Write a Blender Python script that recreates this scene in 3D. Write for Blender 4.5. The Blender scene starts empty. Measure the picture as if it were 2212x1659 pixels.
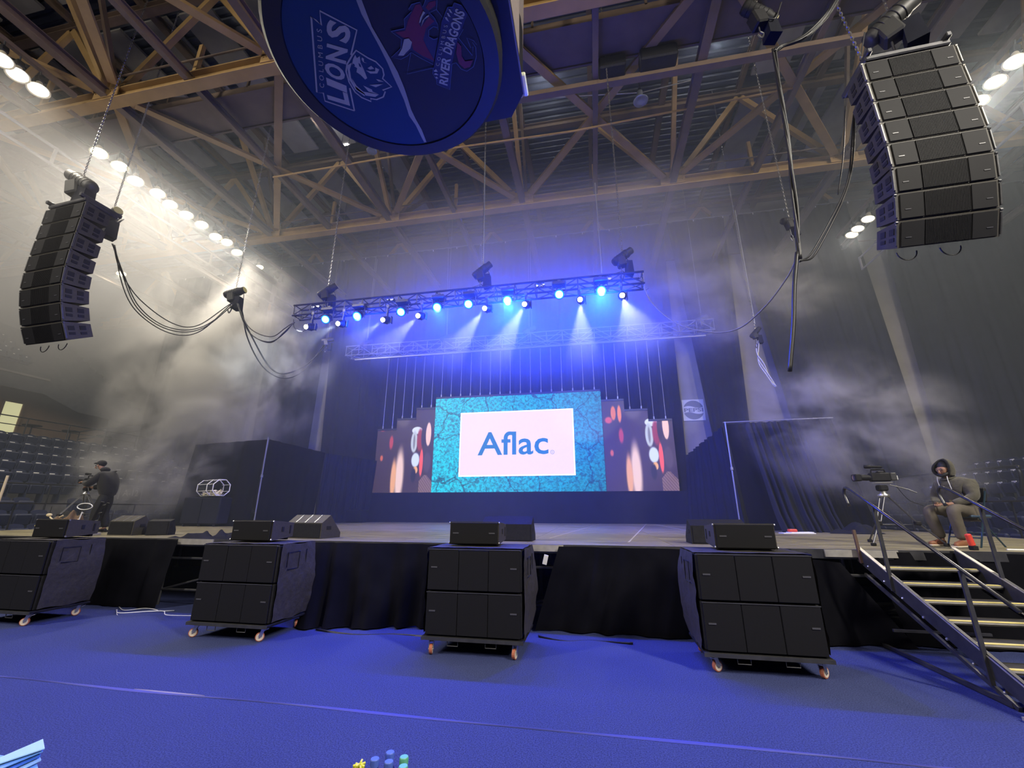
import bpy, bmesh, math, random
from mathutils import Vector, Matrix, Euler
random.seed(7)
PI = math.pi
S = bpy.context.scene
COL = S.collection

# ---------------------------------------------------------------- camera
cam_data = bpy.data.cameras.new('camera')
cam = bpy.data.objects.new('camera', cam_data)
COL.objects.link(cam)
cam_data.sensor_fit = 'HORIZONTAL'
cam_data.sensor_width = 36.0
cam_data.lens = 903.38 / 2212 * 36.0
cam_data.clip_end = 200
YAW, PITCH, ROLL = 0.188915, 0.291916, 0.001187
cam.matrix_world = (Matrix.Translation((0, 0, 1.78)) @ Matrix.Rotation(YAW, 4, 'Z')
                    @ Matrix.Rotation(PI / 2 + PITCH, 4, 'X') @ Matrix.Rotation(ROLL, 4, 'Z'))
S.camera = cam

# ---------------------------------------------------------------- view and world
S.view_settings.view_transform = 'Standard'
S.view_settings.look = 'None'
S.view_settings.gamma = 1.0
S.view_settings.use_curve_mapping = False
S.view_settings.exposure = 0.0
S.cycles.max_bounces = 4
S.cycles.diffuse_bounces = 2
S.cycles.glossy_bounces = 2
S.cycles.transmission_bounces = 6
S.cycles.transparent_max_bounces = 12
S.cycles.volume_bounces = 0
S.cycles.volume_max_steps = 28
S.cycles.volume_step_rate = 1.8
S.cycles.use_denoising = True
S.cycles.use_adaptive_sampling = True
S.cycles.adaptive_threshold = 0.08
S.cycles.adaptive_min_samples = 16
S.cycles.sample_clamp_indirect = 4.0
S.cycles.caustics_reflective = False
S.cycles.caustics_refractive = False
world = bpy.data.worlds.new('hall_dark')
S.world = world
world.use_nodes = True
world.node_tree.nodes['Background'].inputs[0].default_value = (0.5, 0.55, 0.7, 1)
world.node_tree.nodes['Background'].inputs[1].default_value = 0.02

LAMP_W = 1000.0        # each house lamp
WASH_W = 560.0        # each blue wash light
SPOT_W = 1800.0        # each white profile
HAZE = 0.011         # haze density per metre


def light(name, kind, loc, energy, color, size=0.1, aim=None, spot=60, blend=0.4, parent=None, sx=None, sy=None):
    d = bpy.data.lights.new(name, kind)
    d.energy = energy
    d.color = color
    if kind == 'AREA':
        d.shape = 'RECTANGLE'
        d.size = sx
        d.size_y = sy
    else:
        d.shadow_soft_size = size
    if kind == 'SPOT':
        d.spot_size = math.radians(spot)
        d.spot_blend = blend
    o = bpy.data.objects.new(name, d)
    COL.objects.link(o)
    o.location = loc
    if aim is not None:
        o.rotation_euler = (Vector(aim) - Vector(loc)).to_track_quat('-Z', 'Y').to_euler()
    if parent is not None:
        o.parent = parent
    return o


# the house lighting behind the photographer: the same lamp rows carry on over the seats there
light('house_light_rear', 'AREA', (-15.0, -5.0, 12.9), 2300, (1.0, 0.93, 0.80), aim=(-5, 6, 0), sx=1.0, sy=6.0)
light('house_light_rear', 'AREA', (11.0, -3.0, 12.9), 3600, (1.0, 0.93, 0.80), aim=(3, 8, 1), sx=1.0, sy=6.0)
light('house_light_rear', 'AREA', (-2.0, -9.0, 12.5), 700, (1.0, 0.88, 0.68), aim=(-3, 14, 14), sx=6.0, sy=1.0)


# ---------------------------------------------------------------- materials
MATS = {}


def mat(name, col, rough=0.6, metal=0.0, var=0.0, scale=8.0, bump=0.0, emit=None, estr=1.0, spec=0.5, col2=None, sheen=0.0):
    if name in MATS:
        return MATS[name]
    m = bpy.data.materials.new(name)
    m.use_nodes = True
    nt = m.node_tree
    b = nt.nodes['Principled BSDF']
    b.inputs['Base Color'].default_value = (*col, 1)
    b.inputs['Roughness'].default_value = rough
    b.inputs['Metallic'].default_value = metal
    b.inputs['Specular IOR Level'].default_value = spec
    if sheen:
        b.inputs['Sheen Weight'].default_value = sheen
        b.inputs['Sheen Roughness'].default_value = 0.5
    if var > 0 or bump > 0 or col2:
        tc = nt.nodes.new('ShaderNodeTexCoord')
        n = nt.nodes.new('ShaderNodeTexNoise')
        n.inputs['Scale'].default_value = scale
        n.inputs['Detail'].default_value = 4
        nt.links.new(tc.outputs['Object'], n.inputs['Vector'])
        if var > 0 or col2:
            r = nt.nodes.new('ShaderNodeValToRGB')
            c2 = col2 or tuple(min(1, c * (1 + var)) for c in col)
            c1 = tuple(c * (1 - var) for c in col)
            r.color_ramp.elements[0].position = 0.3
            r.color_ramp.elements[1].position = 0.7
            r.color_ramp.elements[0].color = (*c1, 1)
            r.color_ramp.elements[1].color = (*c2, 1)
            nt.links.new(n.outputs['Fac'], r.inputs['Fac'])
            nt.links.new(r.outputs['Color'], b.inputs['Base Color'])
        if bump > 0:
            bp = nt.nodes.new('ShaderNodeBump')
            bp.inputs['Strength'].default_value = bump
            bp.inputs['Distance'].default_value = 0.02
            nt.links.new(n.outputs['Fac'], bp.inputs['Height'])
            nt.links.new(bp.outputs['Normal'], b.inputs['Normal'])
    if emit:
        b.inputs['Emission Color'].default_value = (*emit, 1)
        b.inputs['Emission Strength'].default_value = estr
    MATS[name] = m
    return m


M_BLACK = mat('black_paint', (0.010, 0.010, 0.012), 0.6, var=0.3, scale=20, spec=0.25)
M_GRILLE = mat('speaker_grille', (0.009, 0.009, 0.011), 0.6, var=0.3, scale=320, bump=0.15, spec=0.2)
M_CAB = mat('cabinet_grey_brown', (0.040, 0.036, 0.028), 0.6, var=0.15, scale=30, bump=0.1)
M_CABD = mat('cabinet_port', (0.006, 0.006, 0.007), 0.7)
M_METAL = mat('bare_metal', (0.55, 0.55, 0.55), 0.32, 0.9, var=0.1)
M_STEELD = mat('dark_steel', (0.07, 0.07, 0.075), 0.42, 0.5, var=0.2)
M_TRUSSB = mat('black_truss', (0.02, 0.02, 0.025), 0.4, 0.3)
M_TRUSSA = mat('aluminium_truss', (0.24, 0.25, 0.27), 0.45, 0.5, var=0.1)
M_DRAPE = mat('black_velour', (0.004, 0.004, 0.006), 0.95, var=0.3, scale=3, spec=0.08)
M_DRAPEG = mat('charcoal_drape', (0.011, 0.012, 0.019), 0.9, var=0.25, scale=2, spec=0.15)
M_COVER = mat('padded_cover', (0.028, 0.025, 0.024), 0.7, var=0.2, scale=14, bump=0.5)
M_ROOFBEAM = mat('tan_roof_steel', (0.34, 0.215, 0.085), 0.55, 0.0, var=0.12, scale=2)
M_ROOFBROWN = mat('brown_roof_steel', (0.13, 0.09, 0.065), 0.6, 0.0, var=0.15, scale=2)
M_DECK = mat('roof_deck', (0.085, 0.095, 0.13), 0.38, 0.4, var=0.2, scale=1.2)
M_PANEL = mat('acoustic_panel', (0.26, 0.245, 0.23), 0.85, var=0.1, scale=2, bump=0.1)
M_CONC = mat('pale_concrete', (0.20, 0.19, 0.175), 0.85, var=0.1, scale=1.5, bump=0.2)
M_WALL = mat('arena_wall', (0.16, 0.155, 0.15), 0.9, var=0.12, scale=0.8)
M_BEIGE = mat('concourse_beige', (0.42, 0.30, 0.21), 0.85, var=0.08, scale=1)
M_TIER = mat('tier_concrete', (0.075, 0.075, 0.08), 0.85, var=0.2, scale=3)
M_SEAT = mat('seat_plastic', (0.013, 0.018, 0.045), 0.5, var=0.15, scale=4)
M_PLATE = mat('number_plate_white', (0.85, 0.85, 0.82), 0.4)
M_RAIL = mat('rail_black', (0.02, 0.02, 0.022), 0.3, 0.4)
M_CHAIN = mat('hoist_chain', (0.22, 0.21, 0.20), 0.35, 0.8)
M_CABLE = mat('black_rubber_cable', (0.015, 0.015, 0.017), 0.45)
M_YELLOW = mat('yellow_cap', (0.75, 0.68, 0.22), 0.5)
M_WHEEL = mat('caster_wheel', (0.72, 0.62, 0.50), 0.5, var=0.1)
M_TYRE = mat('caster_tyre', (0.42, 0.13, 0.07), 0.5)
M_ALU = mat('aluminium_edge', (0.60, 0.57, 0.50), 0.35, 0.6, var=0.15)
M_SKIN = mat('skin', (0.30, 0.16, 0.10), 0.55, var=0.1, scale=20)
M_WHITE = mat('white_plastic', (0.8, 0.8, 0.78), 0.4)
M_LENS = mat('glass_lens_dark', (0.05, 0.05, 0.07), 0.08, 0.2)


ORD = 'first second third fourth fifth sixth seventh eighth ninth tenth eleventh twelfth thirteenth fourteenth fifteenth sixteenth seventeenth eighteenth nineteenth twentieth'.split()
ORD += ['twenty-' + w for w in ORD[:9]] + ['thirtieth'] + ['thirty-' + w for w in ORD[:9]]


# ---------------------------------------------------------------- mesh builder
class MB:
    def __init__(s):
        s.v = []
        s.f = []
        s.mi = []
        s.cur = 0
        s.T = Matrix.Identity(4)

    def mat_i(s, i):
        s.cur = i
        return s

    def xf(s, T=None):
        s.T = T if T is not None else Matrix.Identity(4)
        return s

    def add(s, verts, faces):
        n = len(s.v)
        for p in verts:
            s.v.append(tuple(s.T @ Vector(p)))
        for f in faces:
            s.f.append(tuple(i + n for i in f))
            s.mi.append(s.cur)
        return s

    def box(s, c, d, rz=0.0, rx=0.0, ry=0.0, taper=1.0, tapy=None):
        cx, cy, cz = c
        x, y, z = d[0] / 2, d[1] / 2, d[2] / 2
        ty = taper if tapy is None else tapy
        vs = []
        R = Euler((rx, ry, rz)).to_matrix()
        for k, zz in ((1, -z), (0, z)):
            tx_, ty_ = (1, 1) if k else (taper, ty)
            for a, b in ((-x, -y), (x, -y), (x, y), (-x, y)):
                p = R @ Vector((a * tx_, b * ty_, zz))
                vs.append((p.x + cx, p.y + cy, p.z + cz))
        return s.add(vs, [(3, 2, 1, 0), (4, 5, 6, 7), (0, 1, 5, 4), (1, 2, 6, 5), (2, 3, 7, 6), (3, 0, 4, 7)])

    def bbox(s, c, d, b=0.02, rz=0.0, rx=0.0, ry=0.0):
        """box with chamfered edges"""
        x, y, z = d[0] / 2, d[1] / 2, d[2] / 2
        b = min(b, x * 0.9, y * 0.9, z * 0.9)
        R = Euler((rx, ry, rz)).to_matrix()
        bm = bmesh.new()
        bmesh.ops.create_cube(bm, size=1)
        for v in bm.verts:
            v.co = Vector((v.co.x * 2 * x, v.co.y * 2 * y, v.co.z * 2 * z))
        bmesh.ops.bevel(bm, geom=list(bm.edges), offset=b, segments=1, affect='EDGES')
        bm.verts.index_update()
        vs = [tuple(R @ v.co + Vector(c)) for v in bm.verts]
        fs = [tuple(v.index for v in f.verts) for f in bm.faces]
        bm.free()
        return s.add(vs, fs)

    def cyl(s, p0, p1, r, n=10, r2=None, cap=True):
        p0, p1 = Vector(p0), Vector(p1)
        r2 = r if r2 is None else r2
        a = (p1 - p0)
        if a.length < 1e-6:
            return s
        a.normalize()
        u = a.orthogonal().normalized()
        w = a.cross(u)
        vs = []
        for p, rr in ((p0, r), (p1, r2)):
            for i in range(n):
                t = 2 * PI * i / n
                vs.append(tuple(p + (u * math.cos(t) + w * math.sin(t)) * rr))
        fs = [(i, (i + 1) % n, n + (i + 1) % n, n + i) for i in range(n)]
        if cap:
            fs.append(tuple(range(n - 1, -1, -1)))
            fs.append(tuple(range(n, 2 * n)))
        return s.add(vs, fs)

    def beam(s, p0, p1, w, h, up=(0, 0, 1)):
        """rectangular bar from p0 to p1"""
        p0, p1 = Vector(p0), Vector(p1)
        a = (p1 - p0).normalized()
        up = Vector(up)
        if abs(a.dot(up)) > 0.98:
            up = Vector((0, 1, 0))
        u = a.cross(up).normalized()
        q = u.cross(a).normalized()
        vs = []
        for p in (p0, p1):
            for i, j in ((-1, -1), (1, -1), (1, 1), (-1, 1)):
                vs.append(tuple(p + u * (i * w / 2) + q * (j * h / 2)))
        return s.add(vs, [(3, 2, 1, 0), (4, 5, 6, 7), (0, 1, 5, 4), (1, 2, 6, 5), (2, 3, 7, 6), (3, 0, 4, 7)])

    def ibeam(s, p0, p1, w, h, t=0.03):
        p0, p1 = Vector(p0), Vector(p1)
        a = (p1 - p0).normalized()
        u = a.cross(Vector((0, 0, 1))).normalized()
        q = u.cross(a).normalized()
        s.beam(p0 + q * (h / 2 - t / 2), p1 + q * (h / 2 - t / 2), w, t)
        s.beam(p0 - q * (h / 2 - t / 2), p1 - q * (h / 2 - t / 2), w, t)
        s.beam(p0, p1, t, h - 2 * t)
        return s

    def tube(s, pts, r, n=6, closed=False):
        pts = [Vector(p) for p in pts]
        m = len(pts)
        vs = []
        u = None
        for i, p in enumerate(pts):
            a = pts[(i + 1) % m] if (closed or i < m - 1) else p
            b = pts[i - 1] if (closed or i > 0) else p
            d = (a - b).normalized()
            if u is None:
                u = d.orthogonal().normalized()
            u = (u - d * u.dot(d))
            if u.length < 1e-5:
                u = d.orthogonal()
            u.normalize()
            w = d.cross(u)
            rr = r[i] if isinstance(r, (list, tuple)) else r
            for k in range(n):
                t = 2 * PI * k / n
                vs.append(tuple(p + (u * math.cos(t) + w * math.sin(t)) * rr))
        fs = []
        for i in range(m if closed else m - 1):
            j = (i + 1) % m
            for k in range(n):
                l = (k + 1) % n
                fs.append((i * n + k, i * n + l, j * n + l, j * n + k))
        if not closed:
            fs.append(tuple(range(n - 1, -1, -1)))
            fs.append(tuple((m - 1) * n + k for k in range(n)))
        return s.add(vs, fs)

    def lathe(s, prof, o=(0, 0, 0), ax=(0, 0, 1), n=16):
        """profile = (radius, height) pairs turned round the axis"""
        ax = Vector(ax).normalized()
        u = ax.orthogonal().normalized()
        w = ax.cross(u)
        o = Vector(o)
        vs = []
        for r, h in prof:
            for i in range(n):
                t = 2 * PI * i / n
                vs.append(tuple(o + ax * h + (u * math.cos(t) + w * math.sin(t)) * max(r, 1e-4)))
        fs = []
        for j in range(len(prof) - 1):
            for i in range(n):
                k = (i + 1) % n
                fs.append((j * n + i, j * n + k, (j + 1) * n + k, (j + 1) * n + i))
        return s.add(vs, fs)

    def prism(s, poly, p0, ex, ey, ez):
        """polygon (a,b) pairs in the plane ex,ey at p0, extruded by ez"""
        p0, ex, ey, ez = Vector(p0), Vector(ex), Vector(ey), Vector(ez)
        n = len(poly)
        a = [tuple(p0 + ex * x + ey * y) for x, y in poly]
        b = [tuple(p0 + ex * x + ey * y + ez) for x, y in poly]
        fs = [tuple(range(n - 1, -1, -1)), tuple(range(n, 2 * n))]
        fs += [(i, (i + 1) % n, n + (i + 1) % n, n + i) for i in range(n)]
        return s.add(a + b, fs)

    def grid(s, fn, nu, nv, thick=0.0):
        vs = [tuple(fn(i / nu, j / nv)) for j in range(nv + 1) for i in range(nu + 1)]
        w = nu + 1
        fs = [(j * w + i, j * w + i + 1, (j + 1) * w + i + 1, (j + 1) * w + i) for j in range(nv) for i in range(nu)]
        return s.add(vs, fs)

    def sphere(s, c, r, n=10, m=7, sc=(1, 1, 1)):
        vs = []
        for j in range(m + 1):
            t = PI * j / m
            for i in range(n):
                p = 2 * PI * i / n
                vs.append((c[0] + r * sc[0] * math.sin(t) * math.cos(p), c[1] + r * sc[1] * math.sin(t) * math.sin(p), c[2] + r * sc[2] * math.cos(t)))
        fs = [(j * n + i, (j + 1) * n + i, (j + 1) * n + (i + 1) % n, j * n + (i + 1) % n) for j in range(m) for i in range(n)]
        return s.add(vs, fs)

    def mesh(s, name, mats):
        me = bpy.data.meshes.new(name)
        me.from_pydata(s.v, [], s.f)
        for m in (mats if isinstance(mats, (list, tuple)) else [mats]):
            me.materials.append(m)
        me.polygons.foreach_set('material_index', s.mi)
        me.update()
        return me

    def build(s, name, mats, parent=None, loc=(0, 0, 0), smooth=False, rz=0.0):
        me = s.mesh(name, mats)
        if smooth:
            me.polygons.foreach_set('use_smooth', [True] * len(me.polygons))
        o = bpy.data.objects.new(name, me)
        COL.objects.link(o)
        o.location = loc
        o.rotation_euler = (0, 0, rz)
        if parent is not None:
            o.parent = parent
        return o


def tag(o, label=None, cat=None, group=None, kind=None):
    if label:
        o['label'] = label
    if cat:
        o['category'] = cat
    if group:
        o['group'] = group
    if kind:
        o['kind'] = kind
    return o


def thing(name, label, cat, loc=(0, 0, 0), rz=0.0, group=None):
    o = bpy.data.objects.new(name, None)
    o.empty_display_size = 0.1
    COL.objects.link(o)
    o.location = loc
    o.rotation_euler = (0, 0, rz)
    return tag(o, label, cat, group)


def copy_tree(o, parent=None):
    c = o.copy()
    COL.objects.link(c)
    if parent is not None:
        c.parent = parent
    for ch in list(o.children):
        copy_tree(ch, c)
    return c


def struct(name, mb, m, parent=None, smooth=False):
    o = mb.build(name, m, parent, smooth=smooth)
    if parent is None:
        o['kind'] = 'structure'
    return o


def spline(pts, n=10):
    """Catmull-Rom through the points"""
    P = [Vector(p) for p in pts]
    P = [P[0] * 2 - P[1]] + P + [P[-1] * 2 - P[-2]]
    out = []
    for i in range(1, len(P) - 2):
        a, b, c, d = P[i - 1], P[i], P[i + 1], P[i + 2]
        for k in range(n):
            t = k / n
            out.append(0.5 * ((2 * b) + (c - a) * t + (2 * a - 5 * b + 4 * c - d) * t * t + (3 * b - a - 3 * c + d) * t ** 3))
    out.append(P[-2])
    return out


def text_mesh(s, size=1.0, bold=0.0, shear=0.0, sx=1.0, spacing=1.0):
    """letters as flat faces in the x,y plane, centred on the origin: (verts, faces, width, height)"""
    cu = bpy.data.curves.new('lettering', 'FONT')
    cu.body = s
    cu.size = size
    cu.offset = bold
    cu.shear = shear
    cu.space_character = spacing
    cu.align_x = 'LEFT'
    cu.fill_mode = 'FRONT'
    cu.resolution_u = 3
    o = bpy.data.objects.new('lettering', cu)
    COL.objects.link(o)
    dg = bpy.context.evaluated_depsgraph_get()
    me = o.evaluated_get(dg).to_mesh()
    vs = [Vector(v.co) for v in me.vertices]
    fs = [tuple(p.vertices) for p in me.polygons]
    o.evaluated_get(dg).to_mesh_clear()
    bpy.data.objects.remove(o)
    bpy.data.curves.remove(cu)
    x0, x1 = min(v.x for v in vs), max(v.x for v in vs)
    y0, y1 = min(v.y for v in vs), max(v.y for v in vs)
    return [((v.x - (x0 + x1) / 2) * sx, v.y - (y0 + y1) / 2) for v in vs], fs, (x1 - x0) * sx, y1 - y0


def put_text(mb, s, o, ex, ey, **k):
    vs, fs, w, h = text_mesh(s, **k)
    o, ex, ey = Vector(o), Vector(ex), Vector(ey)
    mb.add([tuple(o + ex * x + ey * y) for x, y in vs], fs)
    return w, h

# ---------------------------------------------------------------- room shell
def carpet_material():
    m = bpy.data.materials.new('blue_carpet')
    m.use_nodes = True
    nt = m.node_tree
    b = nt.nodes['Principled BSDF']
    tc = nt.nodes.new('ShaderNodeTexCoord')
    n1 = nt.nodes.new('ShaderNodeTexNoise')
    n1.inputs['Scale'].default_value = 85
    n1.inputs['Detail'].default_value = 5
    n1.inputs['Roughness'].default_value = 0.75
    n2 = nt.nodes.new('ShaderNodeTexNoise')
    n2.inputs['Scale'].default_value = 0.7
    n2.inputs['Detail'].default_value = 3
    r1 = nt.nodes.new('ShaderNodeValToRGB')
    r1.color_ramp.elements[0].position = 0.34
    r1.color_ramp.elements[1].position = 0.68
    r1.color_ramp.elements[0].color = (0.018, 0.026, 0.085, 1)
    r1.color_ramp.elements[1].color = (0.095, 0.12, 0.32, 1)
    mx = nt.nodes.new('ShaderNodeMix')
    mx.data_type = 'RGBA'
    mx.blend_type = 'MULTIPLY'
    mx.inputs[0].default_value = 0.5
    r2 = nt.nodes.new('ShaderNodeValToRGB')
    r2.color_ramp.elements[0].color = (0.6, 0.6, 0.62, 1)
    r2.color_ramp.elements[1].color = (1, 1, 1, 1)
    bp = nt.nodes.new('ShaderNodeBump')
    bp.inputs['Strength'].default_value = 0.7
    bp.inputs['Distance'].default_value = 0.012
    L = nt.links.new
    L(tc.outputs['Object'], n1.inputs['Vector'])
    L(tc.outputs['Object'], n2.inputs['Vector'])
    L(n1.outputs['Fac'], r1.inputs['Fac'])
    L(n2.outputs['Fac'], r2.inputs['Fac'])
    L(r1.outputs['Color'], mx.inputs[6])
    L(r2.outputs['Color'], mx.inputs[7])
    L(mx.outputs[2], b.inputs['Base Color'])
    L(n1.outputs['Fac'], bp.inputs['Height'])
    L(bp.outputs['Normal'], b.inputs['Normal'])
    b.inputs['Roughness'].default_value = 0.95
    b.inputs['Specular IOR Level'].default_value = 0.15
    return m


M_CARPET = carpet_material()
fl = struct('floor', MB().box((-4, 8, -0.1), (64, 34, 0.2)), M_CARPET)
# carpet joints: a folded lip of backing that shows as a lighter line
M_SEAM = mat('carpet_joint', (0.05, 0.06, 0.34), 0.6)
M_TAPE = mat('frayed_joint', (0.26, 0.24, 0.34), 0.6)
for y0, x0, x1 in ((4.2, -16.0, 9.0), (0.55, -16, 9)):
    def seam(u, v, y0=y0, x0=x0, x1=x1):
        x = x0 + (x1 - x0) * u
        w = 0.014 + 0.010 * math.sin(x * 2.3)
        return (x, y0 + 0.012 * math.sin(x * 1.7) + (v - 0.5) * w * 2, 0.002 + 0.010 * math.sin(v * PI))
    struct('carpet_seam', MB().grid(seam, 120, 3), M_SEAM, fl)
struct('frayed_edge', MB().grid(lambda u, v: (-4.75 + 0.85 * u, 4.2 + (v - 0.5) * 0.03 * math.sin(u * PI), 0.008 + 0.008 * math.sin(v * PI)), 16, 3), M_TAPE, fl)

# roof deck: ribbed steel running across the hall
deck = MB()
y = -12.0
prof = []
while y < 25:
    prof += [(y, 18.6), (y + 0.16, 18.6), (y + 0.20, 18.68), (y + 0.28, 18.68)]
    y += 0.32
vs = []
for yy, zz in prof:
    vs += [(-38, yy, zz), (32, yy, zz)]
deck.add(vs, [(2 * i, 2 * i + 1, 2 * i + 3, 2 * i + 2) for i in range(len(prof) - 1)])
deck.box((-3, 6.5, 18.9), (70, 37, 0.3))
ceiling = struct('ceiling', deck, M_DECK)
pm = {}
for x in [(-35.5 + 1.9 * k) for k in range(15)] + [(7.6 + 1.9 * k) for k in range(13)]:
    for k, (ya, yb) in enumerate(((-11, -5.2), (-5, 0.5), (0.7, 6.9), (7.9, 13.9), (14.8, 19.4))):
        key = round(yb - ya, 2)
        if key not in pm:
            pm[key] = MB().box((0, 0, 0), (1.30, key, 0.10)).mesh('acoustic_panel', M_PANEL)
        o = bpy.data.objects.new('acoustic_panel', pm[key])
        COL.objects.link(o)
        o.location = (x + 0.05 * random.uniform(-1, 1), (ya + yb) / 2, 18.35 + 0.04 * random.uniform(-1, 1))
        o.parent = ceiling

# outer walls
struct('wall_back', MB().box((-3, 22.4, 9.3), (70, 0.4, 18.6)), M_WALL)
struct('wall_left', MB().box((-38, 6.5, 9.3), (0.4, 37, 18.6)), M_WALL)
struct('wall_right', MB().box((31.5, 6.5, 9.3), (0.4, 37, 18.6)), M_WALL)
struct('wall_rear', MB().box((-3, -12.2, 9.3), (70, 0.4, 18.6)), M_WALL)
# pale concrete piers of the end wall that show between the drapes
for k, x in enumerate((-19.0, -14.7, 4.75, 8.0, 13.7)):
    o = struct('trim_%d' % (k + 1), MB().bbox((x, 21.3, 8.6), (2.0, 1.2, 17.2), 0.03), M_CONC)

# ---------------------------------------------------------------- roof steel
NX = [-2.28 + 5.9 * k for k in range(-5, 6)]
PX_ = [x + 2.95 for x in NX[:-1]]


def bar(mb, a, b, w=0.20, h=0.20):
    mb.beam(a, b, w, h)


def roof_truss(y, label, z=14.0, zt=17.9):
    t = thing('roof_truss', label, 'roof truss', (0, y, z))
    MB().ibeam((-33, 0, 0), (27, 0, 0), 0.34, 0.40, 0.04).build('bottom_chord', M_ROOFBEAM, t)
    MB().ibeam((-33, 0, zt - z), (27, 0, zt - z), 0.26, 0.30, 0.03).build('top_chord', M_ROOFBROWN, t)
    for i, x in enumerate(NX):
        for sg in (-1, 1):
            if i == 0 and sg < 0 or i == len(NX) - 1 and sg > 0:
                continue
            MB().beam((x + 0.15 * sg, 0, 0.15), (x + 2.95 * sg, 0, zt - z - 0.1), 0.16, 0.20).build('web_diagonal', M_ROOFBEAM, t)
        g = MB().box((x, -0.19, 0.12), (0.9, 0.03, 0.55))
        for a in range(3):
            for b in range(2):
                for sg in (-1, 1):
                    g.cyl((x + sg * (0.2 + 0.08 * a), -0.225, 0.02 + 0.1 * b), (x + sg * (0.2 + 0.08 * a), -0.2, 0.02 + 0.1 * b), 0.018, 6)
        g.build('gusset_plate', M_ROOFBEAM, t)
    for x in PX_:
        MB().beam((x, 0, 0.1), (x, 0, 1.45), 0.12, 0.12).build('stub_post', M_ROOFBEAM, t)
    MB().tube([(-33, -0.25, 0.5), (27, -0.25, 0.5)], 0.03, 6).build('conduit', M_ROOFBROWN, t)
    return t


roof_truss(14.35, 'tan steel roof truss crossing above the stage, just below the drape line')
roof_truss(7.40, 'tan steel roof truss crossing the hall above the scoreboard')
roof_truss(0.45, 'tan steel roof truss overhead in front of the scoreboard')
roof_truss(20.9, 'steel roof truss half hidden behind the top of the black back drape')


def cross_girder(x, label, w=0.24, main=True):
    t = thing('roof_girder', label, 'roof girder', (x, 0, 14.0))
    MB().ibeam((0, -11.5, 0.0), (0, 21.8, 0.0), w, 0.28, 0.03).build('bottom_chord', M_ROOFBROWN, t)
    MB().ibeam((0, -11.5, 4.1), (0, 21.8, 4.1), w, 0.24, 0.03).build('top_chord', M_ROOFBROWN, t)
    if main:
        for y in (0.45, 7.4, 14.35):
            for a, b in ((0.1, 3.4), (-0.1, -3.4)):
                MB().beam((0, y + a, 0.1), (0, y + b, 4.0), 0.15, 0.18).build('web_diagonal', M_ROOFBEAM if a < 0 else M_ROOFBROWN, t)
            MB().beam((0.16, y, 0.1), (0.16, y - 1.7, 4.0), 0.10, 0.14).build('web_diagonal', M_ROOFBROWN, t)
    return t


gl = ['far left', 'left', 'second from the left wall', 'third from the left wall', 'left of the scoreboard', 'over the stage centre', 'right of the scoreboard', 'over the right line array', 'right', 'far right', 'outermost right']
for i, x in enumerate(NX[1:-1]):
    cross_girder(x, 'brown steel girder running toward the stage, number %s of nine from the left' % ('one two three four five six seven eight nine'.split()[i]))
for i, x in enumerate(PX_[1:-1]):
    cross_girder(x, 'thin brown purlin girder running toward the stage, number %s of eight from the left' % ('one two three four five six seven eight'.split()[i]), 0.16, False)

# flat cross bracing between the trusses
for j, (ya, yb, nm) in enumerate(((14.35, 7.4, 'between the stage truss and the scoreboard truss'), (7.4, 0.45, 'overhead between the nearest two trusses'))):
    t = thing('roof_bracing', 'tan diagonal roof braces ' + nm, 'roof bracing', (0, 0, 14.0))
    for i in range(1, len(NX) - 1):
        for sg in (-1, 1):
            x1 = NX[i] + 5.9 * sg
            a = Vector((NX[i] + 0.35 * sg, ya - 0.3, 0.16 + 0.05 * sg))
            b = Vector((x1 - 0.3 * sg, yb + 0.3, 0.16 + 0.05 * sg))
            MB().beam(a, b, 0.24, 0.10).build('diagonal_brace', M_ROOFBEAM, t)

# catwalk across the hall
t = thing('catwalk', 'brown maintenance catwalk crossing under the roof beside the scoreboard', 'catwalk', (0, 8.7, 14.0))
MB().box((-3, 0, 0.30), (58, 1.1, 0.06)).build('walkway', M_ROOFBROWN, t)
for s in (-1, 1):
    MB().box((-3, s * 0.56, 0.33), (58, 0.06, 0.24)).build('kickboard', M_ROOFBROWN, t)
    MB().tube([(-32, s * 0.56, 1.4), (26, s * 0.56, 1.4)], 0.028, 6).build('handrail', M_ROOFBROWN, t)
for k in range(20):
    MB().box((-31 + 3 * k, -0.56, 0.9), (0.06, 0.06, 1.0)).build('rail_post', M_ROOFBROWN, t)
for x, bp_ in ((1.2, (1.147, 9.309, 14.000)), (3.6, (2.407, 9.273, 14.000))):
    tag(MB().bbox(bp_, (1.0 if x > 2 else 0.75, 0.45, 0.42), 0.04).build('equipment_box', M_BLACK),
        'black equipment box on a roof beam, ' + ('larger and further right' if x > 2 else 'smaller and further left'), 'equipment box')
t = thing('roof_beam', 'brown beam carrying two black boxes right of the scoreboard', 'roof beam', (0, 9.55, 13.75))
MB().beam((-2.2, 0, 0), (7.6, -0.0, 0), 0.2, 0.16).build('beam_web', M_ROOFBROWN, t)

# thin rods below the roof
tag(MB().tube([(-11.333, 11.000, 13.838), (-6.439, 11.000, 13.903), (-0.030, 11.000, 13.746), (6.596, 11.000, 14.046)], 0.035, 6).build('sprinkler_pipe', M_ROOFBEAM),
    'thin tan pipe crossing the roof just above the stage truss', 'pipe')
tag(MB().tube([(-1.876, 12.000, 16.767), (2.401, 12.000, 16.087), (4.219, 12.000, 16.261)], 0.02, 6).build('steel_cable', M_METAL),
    'thin steel cable crossing the roof behind the hanging bowl lamp', 'cable')

# ---------------------------------------------------------------- house lamps
M_LAMPON = mat('lamp_disc_lit', (1, 0.9, 0.7), 0.5, emit=(1.0, 0.86, 0.55), estr=9.0)
M_BOWL = mat('lamp_bowl', (0.75, 0.70, 0.55), 0.3, 0.3)


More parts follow.
